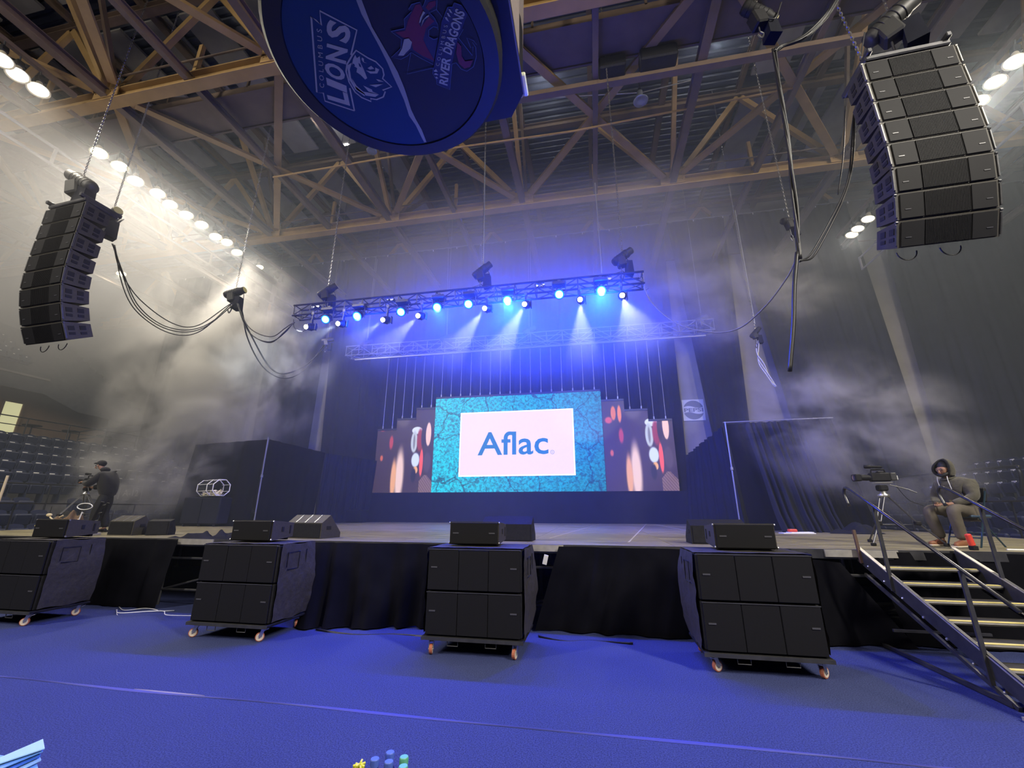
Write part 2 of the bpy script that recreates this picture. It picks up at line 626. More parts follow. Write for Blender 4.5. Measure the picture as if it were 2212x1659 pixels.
def lamp_proto():
    t = thing('arena_lamp', 'round warm white arena lamp', 'lamp')
    MB().lathe([(0.04, 0.34), (0.07, 0.30), (0.10, 0.16), (0.23, 0.02), (0.245, 0.0), (0.225, 0.0), (0.09, 0.13), (0.0, 0.13)], n=18).build('bowl', M_BOWL, t, smooth=True)
    MB().lathe([(0.0, 0.015), (0.14, 0.012), (0.215, 0.02), (0.215, 0.03)], n=18).build('lit_disc', M_LAMPON, t)
    MB().bbox((0, 0, 0.43), (0.16, 0.16, 0.22), 0.02).build('ballast', M_BLACK, t)
    MB().cyl((0, 0, 0.5), (0, 0, 0.78), 0.02, 6).build('hanger', M_STEELD, t)
    return t


def lamp_tilt(o, sx):
    o.rotation_euler = (0, math.radians(16 * sx), 0)


l0 = lamp_proto()
LL = [(-14.607, 5.378, 13.000), (-14.696, 5.756, 13.000), (-14.681, 6.196, 13.000), (-15.424, 8.251, 13.000), (-15.352, 8.837, 13.000), (-15.498, 9.474, 13.000), (-15.324, 10.134, 13.000), (-15.433, 10.714, 13.000), (-15.379, 11.342, 13.000), (-15.307, 11.960, 13.000), (-15.423, 12.747, 13.000), (-15.277, 13.172, 13.000), (-15.450, 13.913, 13.000)]
LR = [(11.398, 10.367, 13.000), (11.377, 10.917, 13.000), (11.420, 11.505, 13.000), (11.414, 16.669, 13.000), (11.370, 17.282, 13.000), (11.354, 17.685, 13.000)]
used = False
num = 'first second third fourth fifth sixth seventh eighth ninth tenth eleventh twelfth thirteenth'.split()
for side, LS in (('left', LL), ('right', LR)):
    for i, p in enumerate(LS):
        o = l0 if not used else copy_tree(l0)
        used = True
        o.location = p
        lamp_tilt(o, -1 if side == 'left' else 1)
        o['label'] = 'lit round arena lamp in the %s roof row, %s counting from the nearest' % (side, num[i])
        o['group'] = 'arena lamps in the %s row' % side
        dim = 0.10 if (side == 'right' and i == 3) else 1.0
        light('lamp_glow', 'SPOT', Vector(p) + Vector((0, 0, -0.06)), LAMP_W * dim * (0.38 if side == 'left' else (0.6 if i < 3 else 0.22)), (1.0, 0.90, 0.74), 0.16, aim=Vector(p) + Vector((0.28 if side == 'left' else -0.28, 0, -1)), spot=165, blend=0.5)
# lamps that hang apart from the rows
for p, lb in (((-18.245, 18.000, 15.094), 'lit round lamp hanging just above the left end of the drape line'),
              ((-25.086, 16.000, 14.246), 'small lit lamp seen behind the left cable loop')):
    o = copy_tree(l0)
    o.location = p
    o['label'] = lb
    o['group'] = 'single lamps beyond the left row'
    MB().cyl((0, 0, 0.7), (0, 0, 18.45 - p[2]), 0.012, 5).build('hanging_rod', M_STEELD, o)
    light('lamp_glow', 'SPOT', Vector(p) + Vector((0, 0, -0.06)), LAMP_W * 0.5, (1.0, 0.90, 0.72), 0.14, aim=Vector(p) + Vector((0, 0, -1)), spot=165, blend=0.5)
# unlit glass bowl lamps
M_GLASSB = mat('frosted_bowl', (0.45, 0.48, 0.56), 0.2, 0.3)
for p, lb, k in (((2.275, 11.600, 15.243), 'unlit clear bowl lamp hanging right of the scoreboard', 1.0), ((-7.730, 11.600, 15.008), 'unlit bowl lamp peeping out under the scoreboard rim', 0.8)):
    t = thing('bowl_lamp', lb, 'lamp', p)
    MB().lathe([(0.05, 0.42), (0.10, 0.40), (0.10, 0.22), (0.15, 0.14), (0.25, 0.0), (0.24, -0.02), (0.10, 0.05), (0.0, 0.06)], n=20).build('glass_bowl', M_GLASSB, t, smooth=True)
    MB().cyl((0, 0, 0.4), (0, 0, 0.55), 0.06, 10).build('lamp_cap', M_BLACK, t)
    MB().cyl((0, 0, 0.5), (0, 0, (18.45 - p[2]) / k), 0.01, 5).build('hanging_rod', M_STEELD, t)
    t.scale = (k, k, k)
# bars the lamps hang from
for x, y0, y1, lb in ((-15.57, 7.3, 19.0, 'long left row of arena lamps'), (-14.87, -6.0, 7.0, 'nearest three left arena lamps'), (11.61, -6.0, 19.0, 'right row of arena lamps')):
    tag(MB().box((x, (y0 + y1) / 2, 13.80), (0.14, y1 - y0, 0.12)).build('lamp_bar', M_ROOFBROWN), 'thin brown bar holding the ' + lb, 'bar')
# lighting rails along both rows
for x, lb in ((-16.9, 'left'), (12.9, 'right')):
    t = thing('lighting_rail', 'pale double rail running along the %s lamp row' % lb, 'rail', (x, 0, 12.6))
    for z in (0, 0.6):
        MB().tube([(0, -11, z), (0, 20, z)], 0.05, 6).build('rail_tube', M_PANEL, t)
    for k in range(16):
        MB().box((0, -10 + 2 * k, 0.3), (0.07, 0.07, 0.7)).build('rail_post', M_PANEL, t)
# high bay fixtures that throw light on the deck
M_BAY = mat('high_bay_lit', (1, 1, 1), 0.5, emit=(1.0, 0.95, 0.85), estr=6.0)
for p, lb in (((-0.779, 10.755, 16.500), 'short bright tube light above the catwalk, right of the scoreboard'), ((4.530, 9.874, 16.500), 'small bright light at the top edge, right of centre'),
              ((-9.680, 12.366, 16.500), 'thin bright tube light seen left under the scoreboard')):
    t = thing('tube_light', lb, 'light', p)
    MB().bbox((0, 0, 0), (0.75, 0.14, 0.08), 0.02).build('housing', M_WHITE, t)
    MB().bbox((0, 0, -0.05), (0.68, 0.09, 0.05), 0.02).build('tube', M_BAY, t)
    MB().cyl((0, 0, 0.03), (0, 0, 2.0), 0.012, 5).build('hanging_rod', M_STEELD, t)
for p in ((-10.904, 12.332, 17.900), (5.248, 12.213, 17.900), (-1.055, 12.807, 17.900)):
    light('bay_uplight', 'POINT', p, 45, (0.9, 0.92, 1.0), 0.1)

# ---------------------------------------------------------------- scoreboard with the team disc
def strip(mb, pts, w, closed=False, off=0.0, nz=-1):
    """flat line of width w along pts, on a plane of constant z"""
    P = [Vector(p) for p in pts]
    n = len(P)
    L, R = [], []
    for i, p in enumerate(P):
        a = P[(i + 1) % n] if (closed or i < n - 1) else p
        b = P[i - 1] if (closed or i > 0) else p
        d = (a - b)
        d.z = 0
        d.normalize()
        q = Vector((-d.y, d.x, 0)) * (w / 2)
        L.append(p + q + Vector((0, 0, off)))
        R.append(p - q + Vector((0, 0, off)))
    m = n if closed else n - 1
    mb.add([tuple(v) for v in L + R], [(i, (i + 1) % n, n + (i + 1) % n, n + i) for i in range(m)])


def text_fit(mb, s, bl, br, tl, **k):
    vs, fs, w, h = text_mesh(s, **k)
    bl, br, tl = Vector(bl), Vector(br), Vector(tl)
    ex, ey = (br - bl), (tl - bl)
    mb.add([tuple(bl + ex * (x / w + 0.5) + ey * (y / h + 0.5)) for x, y in vs], fs)


BC = Vector((-3.46, 5.40, 10.0))
sb = thing('scoreboard', 'centre-hung scoreboard with a round underside showing two team signs', 'scoreboard', BC)
M_RIM = mat('scoreboard_rim', (0.005, 0.005, 0.004), 0.6)
M_DISCG = mat('sign_charcoal', (0.018, 0.017, 0.012), 0.8)
M_DISCB = mat('sign_blue', (0.004, 0.030, 0.055), 0.8)
M_TORN = mat('sign_torn_white', (0.34, 0.31, 0.17), 0.8)
M_SILV = mat('sign_silver', (0.42, 0.38, 0.20), 0.8)
M_SILD = mat('sign_grey_line', (0.06,0.08,0.09), 0.6)
M_RED = mat('sign_dark_red', (0.16, 0.012, 0.015), 0.7)
M_INK = mat('sign_ink', (0.008, 0.008, 0.022), 0.6)
MB().lathe([(1.83, 0.02), (1.85, -0.03), (2.13, -0.03), (2.19, 0.03), (2.19, 0.34), (1.9, 0.36), (0.0, 0.36)], n=72).build('round_rim', M_RIM, sb, smooth=False)
RI = 1.83
circ = [(RI * math.cos(2 * PI * k / 96), RI * math.sin(2 * PI * k / 96), 0.0) for k in range(96)]
MB().add(circ, [tuple(range(95, -1, -1))]).build('sign_face', M_DISCG, sb)
torn_l = [(-3.498, 4.300, 9.990), (-3.519, 4.506, 9.990), (-3.495, 4.762, 9.990), (-3.472, 5.060, 9.990), (-3.462, 5.352, 9.990), (-3.472, 5.567, 9.990), (-3.472, 5.855, 9.990), (-3.478, 6.129, 9.990), (-3.526, 6.492, 9.990), (-3.480, 6.734, 9.990), (-3.476, 7.067, 9.990), (-3.467, 7.198, 9.990)]
torn_r = [(-3.407, 4.317, 9.990), (-3.425, 4.502, 9.990), (-3.444, 4.719, 9.990), (-3.402, 5.049, 9.990), (-3.373, 5.308, 9.990), (-3.349, 5.554, 9.990), (-3.361, 5.876, 9.990), (-3.389, 6.115, 9.990), (-3.423, 6.355, 9.990), (-3.419, 6.592, 9.990), (-3.394, 6.870, 9.990), (-3.414, 7.208, 9.990)]


def extend_up(pts):
    a, b = Vector(pts[0]), Vector(pts[3])
    d = (a - b).normalized()
    out = []
    p = a.copy()
    for k in range(1, 60):
        q = a + d * 0.12 * k + Vector((0.03 * math.sin(k * 1.9), 0.02 * math.sin(k * 2.7), 0))
        if (q - BC).xy.length > RI - 0.01:
            break
        out.append(q)
    return [tuple(v) for v in reversed(out)] + list(pts)


TL_, TR_ = extend_up(torn_l), extend_up(torn_r)
tl = [Vector(p) - BC for p in TL_]
tr = [Vector(p) - BC for p in TR_]
a0 = math.atan2(tl[-1].y, tl[-1].x)
a1 = math.atan2(tl[0].y, tl[0].x)
while a1 < a0:
    a1 += 2 * PI
arc = [Vector((RI * math.cos(a0 + (a1 - a0) * k / 60), RI * math.sin(a0 + (a1 - a0) * k / 60), 0)) for k in range(61)]
poly = [(p.x, p.y, -0.008) for p in tl] + [(p.x, p.y, -0.008) for p in arc]
MB().add(poly, [tuple(range(len(poly)))]).build('blue_field', M_DISCB, sb)
mb = MB()
n = min(len(tl), len(tr))
a, b = tl[-n:], tr[-n:]
mb.add([(p.x, p.y, -0.014) for p in a + b], [(i, i + 1, n + i + 1, n + i) for i in range(n - 1)])
mb.build('torn_edge', M_TORN, sb)


def on_board(mb, name, m, dz=0.0):
    mb.v = [(x - BC.x, y - BC.y, z - BC.z + dz) for x, y, z in mb.v]
    return mb.build(name, m, sb)


def flat(name, pts, m, dz=0.0):
    return on_board(MB().add(pts, [tuple(range(len(pts)))]), name, m, dz)


# LIONS sign
mb = MB()
for ch, bl, br, t3 in (('L', (-4.661, 6.038, 10.000), (-4.562, 5.773, 10.000), (-5.032, 5.814, 10.000)),
                       ('I', (-4.561, 5.764, 10.000), (-4.492, 5.623, 10.000), (-4.863, 5.531, 10.000)),
                       ('O', (-4.452, 5.553, 10.000), (-4.340, 5.271, 10.000), (-4.766, 5.370, 10.000)),
                       ('N', (-4.264, 5.234, 10.000), (-4.073, 4.990, 10.000), (-4.583, 5.065, 10.000)),
                       ('S', (-4.024, 4.916, 10.000), (-3.804, 4.684, 10.000), (-4.337, 4.684, 10.000))):
    text_fit(mb, ch, bl, br, t3, bold=0.035)
on_board(mb, 'lions_lettering', M_SILV, -0.014)
mb = MB()
text_fit(mb, 'COLUMBUS', (-4.964, 5.583, 10.000), (-4.346, 4.598, 10.000), (-5.040, 5.548, 10.000), spacing=1.7)
on_board(mb, 'columbus_lettering', M_SILV, -0.014)
mb = MB()
strip(mb, [(-4.632, 6.159, 10.000), (-5.118, 5.838, 10.000), (-5.045, 5.673, 10.000), (-5.167, 5.635, 10.000), (-4.400, 4.380, 10.000), (-4.350, 4.448, 10.000), (-4.311, 4.533, 10.000), (-4.199, 4.328, 10.000), (-3.735, 4.722, 10.000), (-4.073, 5.094, 10.000)], 0.030)
strip(mb, [(-4.453, 5.680, 10.000), (-4.632, 6.159, 10.000)], 0.030)
on_board(mb, 'sign_outline', M_SILV, -0.014)
mb = MB()
strip(mb, [(-3.932, 5.035, 10.000), (-3.782, 5.205, 10.000), (-3.672, 5.295, 10.000), (-3.609, 5.443, 10.000), (-3.640, 5.557, 10.000), (-3.701, 5.620, 10.000), (-3.603, 5.813, 10.000), (-3.817, 5.845, 10.000), (-3.776, 5.881, 10.000), (-3.872, 5.981, 10.000), (-4.038, 6.010, 10.000), (-4.151, 5.966, 10.000), (-4.171, 6.030, 10.000), (-4.318, 5.912, 10.000), (-4.392, 5.779, 10.000), (-4.397, 5.564, 10.000), (-4.336, 5.357, 10.000), (-4.238, 5.232, 10.000), (-4.068, 5.113, 10.000)], 0.028, True)
for pl in ([(-3.993, 5.103, 10.000), (-3.994, 5.165, 10.000), (-3.919, 5.142, 10.000), (-3.971, 5.257, 10.000), (-3.975, 5.387, 10.000), (-3.998, 5.556, 10.000), (-4.052, 5.574, 10.000), (-4.094, 5.470, 10.000), (-4.144, 5.407, 10.000), (-4.089, 5.339, 10.000), (-4.156, 5.261, 10.000), (-4.070, 5.163, 10.000)],
           [(-4.252, 5.256, 10.000), (-4.136, 5.226, 10.000), (-4.244, 5.335, 10.000), (-4.312, 5.497, 10.000), (-4.323, 5.662, 10.000), (-4.211, 5.857, 10.000), (-4.248, 5.895, 10.000), (-4.361, 5.727, 10.000), (-4.367, 5.514, 10.000)],
           [(-4.299, 5.499, 10.000), (-4.289, 5.655, 10.000), (-4.222, 5.797, 10.000), (-3.936, 5.917, 10.000), (-4.036, 5.950, 10.000), (-4.213, 5.887, 10.000), (-4.334, 5.732, 10.000)],
           [(-4.155, 5.680, 10.000), (-4.025, 5.791, 10.000), (-4.033, 5.833, 10.000), (-3.939, 5.909, 10.000), (-4.114, 5.817, 10.000)], [(-4.029, 5.690, 10.000), (-3.742, 5.727, 10.000), (-3.920, 5.760, 10.000)],
           [(-3.838, 5.607, 10.000), (-3.789, 5.624, 10.000), (-3.707, 5.688, 10.000), (-3.809, 5.661, 10.000)], [(-3.891, 5.376, 10.000), (-3.798, 5.348, 10.000), (-3.769, 5.412, 10.000), (-3.860, 5.411, 10.000)],
           [(-3.737, 5.392, 10.000), (-3.680, 5.443, 10.000), (-3.756, 5.508, 10.000), (-3.887, 5.485, 10.000), (-3.946, 5.412, 10.000), (-3.840, 5.452, 10.000), (-3.773, 5.458, 10.000)], [(-3.894, 5.171, 10.000), (-3.869, 5.201, 10.000), (-3.898, 5.252, 10.000), (-3.851, 5.293, 10.000), (-3.914, 5.256, 10.000), (-3.920, 5.204, 10.000)]):
    mb.add(pl, [tuple(range(len(pl)))])
on_board(mb, 'lion_emblem', M_SILV, -0.014)
mb = MB()
for pl in ([(-4.123, 5.241, 10.000), (-4.099, 5.259, 10.000), (-4.103, 5.290, 10.000), (-4.145, 5.289, 10.000), (-4.150, 5.262, 10.000)], [(-4.009, 5.250, 10.000), (-3.985, 5.281, 10.000), (-3.999, 5.343, 10.000), (-4.030, 5.311, 10.000)], [(-3.738, 5.315, 10.000), (-3.731, 5.355, 10.000), (-3.772, 5.353, 10.000)]):
    mb.add(pl, [tuple(range(len(pl)))])
on_board(mb, 'lion_eye', M_DISCB, -0.018)

# RIVER DRAGONS sign
flat('letter_backing', [(-2.683, 5.921, 10.000), (-2.461, 6.081, 10.000), (-2.252, 5.600, 10.000), (-2.159, 5.440, 10.000), (-1.987, 5.177, 10.000), (-1.860, 5.056, 10.000), (-1.871, 5.040, 10.000), (-1.720, 4.846, 10.000), (-1.775, 4.700, 10.000), (-1.888, 4.637, 10.000), (-1.936, 4.694, 10.000), (-2.016, 4.679, 10.000), (-2.148, 4.826, 10.000), (-2.192, 4.862, 10.000), (-2.319, 5.095, 10.000), (-2.613, 5.585, 10.000), (-2.665, 5.630, 10.000), (-2.690, 5.815, 10.000), (-2.654, 5.845, 10.000)], M_INK, -0.016)
mb = MB()
text_fit(mb, 'RIVER', (-2.481, 6.000, 10.000), (-2.242, 5.507, 10.000), (-2.627, 5.914, 10.000), bold=0.03)
text_fit(mb, 'DRAGONS', (-2.211, 5.446, 10.000), (-1.747, 4.820, 10.000), (-2.350, 5.343, 10.000), bold=0.03)
on_board(mb, 'river_dragons_lettering', M_SILV, -0.022)
mb = MB()
text_fit(mb, 'COLUMBUS', (-2.509, 5.594, 10.000), (-2.110, 4.949, 10.000), (-2.569, 5.572, 10.000), spacing=1.8)
on_board(mb, 'columbus_lettering', M_SILV, -0.022)
flat('dragon_shape', [(-3.143, 4.849, 10.000), (-3.011, 5.001, 10.000), (-3.092, 5.152, 10.000), (-3.339, 5.268, 10.000), (-3.178, 5.335, 10.000), (-3.027, 5.301, 10.000), (-2.937, 5.251, 10.000), (-2.802, 5.380, 10.000), (-2.609, 5.543, 10.000), (-2.355, 5.107, 10.000), (-2.425, 5.122, 10.000), (-2.508, 5.059, 10.000), (-2.466, 4.954, 10.000), (-2.368, 4.918, 10.000), (-2.305, 4.985, 10.000), (-2.278, 4.899, 10.000), (-2.298, 4.789, 10.000), (-2.355, 4.700, 10.000), (-2.215, 4.675, 10.000), (-2.164, 4.593, 10.000), (-2.145, 4.515, 10.000), (-2.319, 4.481, 10.000), (-2.437, 4.599, 10.000), (-2.454, 4.521, 10.000), (-2.607, 4.525, 10.000), (-2.684, 4.586, 10.000), (-2.651, 4.626, 10.000), (-2.821, 4.707, 10.000), (-2.876, 4.849, 10.000)], M_INK, -0.010)
mb = MB()
for pl in ([(-3.075, 4.885, 10.000), (-2.886, 4.893, 10.000), (-2.765, 4.744, 10.000), (-2.548, 4.553, 10.000), (-2.467, 4.552, 10.000), (-2.450, 4.656, 10.000), (-2.600, 4.820, 10.000), (-2.589, 4.894, 10.000), (-2.390, 4.762, 10.000), (-2.320, 4.846, 10.000), (-2.509, 4.928, 10.000), (-2.629, 5.093, 10.000), (-2.616, 5.222, 10.000), (-2.565, 5.488, 10.000), (-2.743, 5.370, 10.000), (-2.880, 5.222, 10.000), (-2.849, 5.051, 10.000), (-2.983, 4.987, 10.000)],
           [(-2.396, 4.624, 10.000), (-2.309, 4.557, 10.000), (-2.189, 4.555, 10.000), (-2.216, 4.624, 10.000), (-2.356, 4.674, 10.000)], [(-2.030, 5.245, 10.000), (-1.983, 5.333, 10.000), (-2.027, 5.506, 10.000), (-1.992, 5.607, 10.000), (-1.839, 5.615, 10.000), (-1.927, 5.727, 10.000), (-2.043, 5.737, 10.000), (-2.120, 5.625, 10.000), (-2.115, 5.438, 10.000)]):
    mb.add(pl, [tuple(range(len(pl)))])
on_board(mb, 'dragon_red', M_RED, -0.014)
for pl in ([(-2.963, 5.015, 10.000), (-2.877, 5.017, 10.000), (-2.845, 5.091, 10.000), (-2.919, 5.185, 10.000), (-3.034, 5.243, 10.000), (-3.097, 5.282, 10.000), (-3.200, 5.263, 10.000), (-3.072, 5.156, 10.000)], [(-2.450, 4.656, 10.000), (-2.427, 4.688, 10.000), (-2.489, 4.726, 10.000), (-2.564, 4.809, 10.000), (-2.595, 4.821, 10.000), (-2.542, 4.742, 10.000)],
           [(-2.378, 4.730, 10.000), (-2.381, 4.751, 10.000), (-2.480, 4.780, 10.000), (-2.588, 4.890, 10.000), (-2.516, 4.791, 10.000), (-2.422, 4.739, 10.000)],
           [(-2.015, 4.705, 10.000), (-1.985, 4.719, 10.000), (-1.967, 4.786, 10.000), (-2.004, 4.762, 10.000)], [(-2.062, 4.755, 10.000), (-2.035, 4.765, 10.000), (-2.014, 4.834, 10.000), (-2.052, 4.813, 10.000)], [(-2.119, 4.814, 10.000), (-2.085, 4.820, 10.000), (-2.067, 4.899, 10.000), (-2.109, 4.860, 10.000)],
           [(-2.641, 5.656, 10.000), (-2.586, 5.634, 10.000), (-2.573, 5.691, 10.000), (-2.638, 5.679, 10.000)], [(-2.664, 5.718, 10.000), (-2.613, 5.706, 10.000), (-2.580, 5.757, 10.000), (-2.649, 5.738, 10.000)], [(-2.672, 5.785, 10.000), (-2.628, 5.776, 10.000), (-2.609, 5.819, 10.000), (-2.658, 5.810, 10.000)]):
    on_board(MB().add(pl, [tuple(range(len(pl)))]), 'dragon_claw', M_SILV, -0.024)
mb = MB()
for pl, cl in (([(-3.143, 4.849, 10.000), (-3.011, 5.001, 10.000), (-3.092, 5.152, 10.000), (-3.339, 5.268, 10.000), (-3.178, 5.335, 10.000), (-3.027, 5.301, 10.000), (-2.937, 5.251, 10.000), (-2.802, 5.380, 10.000), (-2.609, 5.543, 10.000)], False), ([(-3.143, 4.849, 10.000), (-2.876, 4.849, 10.000), (-2.821, 4.707, 10.000), (-2.651, 4.626, 10.000), (-2.684, 4.586, 10.000), (-2.607, 4.525, 10.000), (-2.454, 4.521, 10.000), (-2.437, 4.599, 10.000), (-2.319, 4.481, 10.000)], False),
               ([(-2.145, 4.515, 10.000), (-2.215, 4.675, 10.000), (-2.355, 4.700, 10.000), (-2.298, 4.789, 10.000), (-2.278, 4.899, 10.000), (-2.305, 4.985, 10.000)], False), ([(-2.292, 4.951, 10.000), (-2.368, 4.918, 10.000), (-2.466, 4.954, 10.000), (-2.508, 5.059, 10.000), (-2.445, 5.118, 10.000), (-2.359, 5.116, 10.000)], False), ([(-2.937, 5.251, 10.000), (-3.182, 5.620, 10.000), (-2.632, 5.603, 10.000)], False),
               ([(-2.252, 5.600, 10.000), (-2.166, 5.595, 10.000), (-2.107, 5.725, 10.000), (-2.012, 5.787, 10.000), (-1.860, 5.728, 10.000), (-1.757, 5.558, 10.000), (-1.722, 5.392, 10.000), (-1.759, 5.297, 10.000), (-1.686, 5.359, 10.000), (-1.731, 5.273, 10.000), (-1.838, 5.205, 10.000), (-1.816, 5.384, 10.000), (-1.770, 5.373, 10.000), (-1.824, 5.524, 10.000), (-1.987, 5.177, 10.000), (-1.860, 5.056, 10.000)], False),
               ([(-2.218, 4.683, 10.000), (-2.148, 4.826, 10.000), (-2.016, 4.679, 10.000), (-1.936, 4.694, 10.000), (-1.888, 4.637, 10.000), (-1.775, 4.700, 10.000)], False), ([(-2.632, 5.603, 10.000), (-2.682, 5.704, 10.000), (-2.650, 5.834, 10.000), (-2.683, 5.921, 10.000), (-2.461, 6.081, 10.000), (-2.252, 5.600, 10.000)], False)):
    strip(mb, pl, 0.012, cl)
on_board(mb, 'dragon_outline', M_SILD, -0.026)

# the boxed screen unit above the disc
M_UNIT = mat('scoreboard_unit_navy', (0.006, 0.006, 0.008), 0.7)
M_UNITB = mat('scoreboard_beige_panel', (0.30, 0.25, 0.20), 0.7, var=0.05)
ring = [(-1.97, 7.24), (-1.40, 7.23), (-1.05, 6.73), (-1.02, 4.0), (-1.4, 3.6), (-4.7, 3.6), (-5.0, 4.0), (-5.0, 6.2), (-4.3, 7.0)]
MB().prism([(x - BC.x, y - BC.y) for x, y in ring], (0, 0, 0.33), (1, 0, 0), (0, 1, 0), (0, 0, 1.9)).build('screen_unit', M_UNIT, sb)
q = [(-0.99, 3.8, 10.35), (-1.02, 6.76, 10.35), (-1.36, 8.55, 12.5), (-0.50, 3.8, 12.5)]
q2 = [(x - 0.12, y, z) for x, y, z in q]
mb = MB().add([tuple(Vector(p) - BC) for p in q + q2], [(0, 1, 2, 3), (7, 6, 5, 4), (0, 3, 7, 4), (1, 0, 4, 5), (2, 1, 5, 6), (3, 2, 6, 7)])
mb.build('side_panel', M_UNITB, sb)
MB().bbox((BC.x * 0 + 2.44, 1.35, 0.62), (0.10, 0.5, 0.10), 0.02).build('edge_light', mat('edge_light', (0.9, 0.95, 0.7), 0.4), sb)
for dx, dy in ((-1.2, -1.2), (1.2, -1.2), (1.2, 1.2), (-1.2, 1.2)):
    MB().tube([(dx, dy, 2.2), (dx * 0.8, dy * 0.8, 4.0)], 0.02, 6).build('hanging_cable', M_METAL, sb)

# ---------------------------------------------------------------- stage
SZ = 1.22
SY0, SY1 = 7.45, 19.65
SX0, SX1 = -15.86, 8.54


def deck_material():
    m = mat('stage_deck', (0.16, 0.135, 0.10), 0.42, var=0.0)
    nt = m.node_tree
    b = nt.nodes['Principled BSDF']
    tc = nt.nodes.new('ShaderNodeTexCoord')
    mp = nt.nodes.new('ShaderNodeMapping')
    mp.inputs['Scale'].default_value = (0.35, 2.2, 1)
    n = nt.nodes.new('ShaderNodeTexNoise')
    n.inputs['Scale'].default_value = 2.2
    n.inputs['Detail'].default_value = 8
    n.inputs['Roughness'].default_value = 0.7
    r = nt.nodes.new('ShaderNodeValToRGB')
    r.color_ramp.elements[0].position = 0.35
    r.color_ramp.elements[1].position = 0.72
    r.color_ramp.elements[0].color = (0.10, 0.088, 0.05, 1)
    r.color_ramp.elements[1].color = (0.38, 0.335, 0.19, 1)
    L = nt.links.new
    L(tc.outputs['Object'], mp.inputs[0])
    L(mp.outputs[0], n.inputs['Vector'])
    L(n.outputs['Fac'], r.inputs['Fac'])
    L(r.outputs['Color'], b.inputs['Base Color'])
    r3 = nt.nodes.new('ShaderNodeMapRange')
    r3.inputs[3].default_value = 0.3
    r3.inputs[4].default_value = 0.62
    L(n.outputs['Fac'], r3.inputs[0])
    L(r3.outputs[0], b.inputs['Roughness'])
    return m


M_STAGE = deck_material()
stage = thing('stage', 'raised black and brown stage floor behind the subwoofers', 'stage', (0, 0, 0))
pmesh = {}
k = 0
for i in range(10):
    for j in range(10):
        x, y = SX0 + 2.44 * (i + 0.5), SY0 + 1.22 * (j + 0.5)
        key = (i * 7 + j * 3) % 5
        if key not in pmesh:
            b = MB()
            off = Vector((key * 7.3, key * 3.1, 0))
            b.box((off.x, off.y, 0), (2.432, 1.212, 0.10))
            me = b.mesh('deck_panel', M_STAGE)
            me['o'] = 1
            pmesh[key] = (me, off)
        me, off = pmesh[key]
        o = bpy.data.objects.new('deck_panel', me)
        COL.objects.link(o)
        o.location = (x - off.x, y - off.y, SZ - 0.05 + random.uniform(-0.001, 0.001))
        o.parent = stage
MB().box(((SX0 + SX1) / 2, SY0 - 0.02, SZ - 0.06), (SX1 - SX0, 0.04, 0.13)).build('front_edge', M_STEELD, stage)
for xa, xb in ((-1.10, -0.55), (3.3, 4.25), (-8.1, -7.3)):
    MB().box(((xa + xb) / 2, SY0 - 0.05, SZ - 0.05), (xb - xa, 0.03, 0.10)).build('edge_profile', M_ALU, stage)
MB().box((SX0 - 0.02, (SY0 + SY1) / 2, SZ - 0.06), (0.04, SY1 - SY0, 0.13)).build('side_edge', M_ALU, stage)
MB().box((SX1 + 0.02, (SY0 + SY1) / 2, SZ - 0.06), (0.04, SY1 - SY0, 0.13)).build('side_edge', M_ALU, stage)
for i in range(11):
    for y in (SY0 + 0.15, SY0 + 2.44, SY0 + 4.88):
        MB().cyl((SX0 + 0.1 + 2.42 * i, y, 0), (SX0 + 0.1 + 2.42 * i, y, SZ - 0.1), 0.03, 8).build('leg', M_STEELD, stage)
for i in range(10):
    xa, xb = SX0 + 0.1 + 2.42 * i, SX0 + 0.1 + 2.42 * (i + 1)
    for z in (0.28, 0.85):
        MB().tube([(xa, SY0 + 0.15, z), (xb, SY0 + 0.15, z)], 0.022, 6).build('rail', M_STEELD, stage)
    MB().tube([(xa + 0.05, SY0 + 0.15, 0.28), (xb - 0.05, SY0 + 0.15, 0.85)], 0.018, 6).build('brace', M_STEELD, stage)
M_TAPEL = mat('floor_tape', (0.42, 0.38, 0.26), 0.6)
for x0, y0, x1, y1 in ((0.55, 8.2, 2.05, 19.0), (2.6, 9.2, 2.3, 18.8), (-0.95, 9.0, 0.2, 18.9)):
    MB().beam((x0, y0, SZ + 0.003), (x1, y1, SZ + 0.003), 0.035, 0.004).build('tape_line', M_TAPEL, stage)
for k in range(16):
    x, y = random.uniform(-1, 3.2), random.uniform(9, 17)
    MB().box((x, y, SZ + 0.003), (0.3, 0.03, 0.003), rz=random.uniform(-0.6, 0.6)).build('tape_scrap', M_TAPEL, stage)
# black sheet added for the shade below the deck, so it reads as a void
tag(MB().box((-3.66, 12.6, 0.55), (24.2, 0.03, 1.1)).build('understage_shade_sheet', M_DRAPE), 'black sheet added as the shade under the stage, seen between the legs on the left', 'drape')


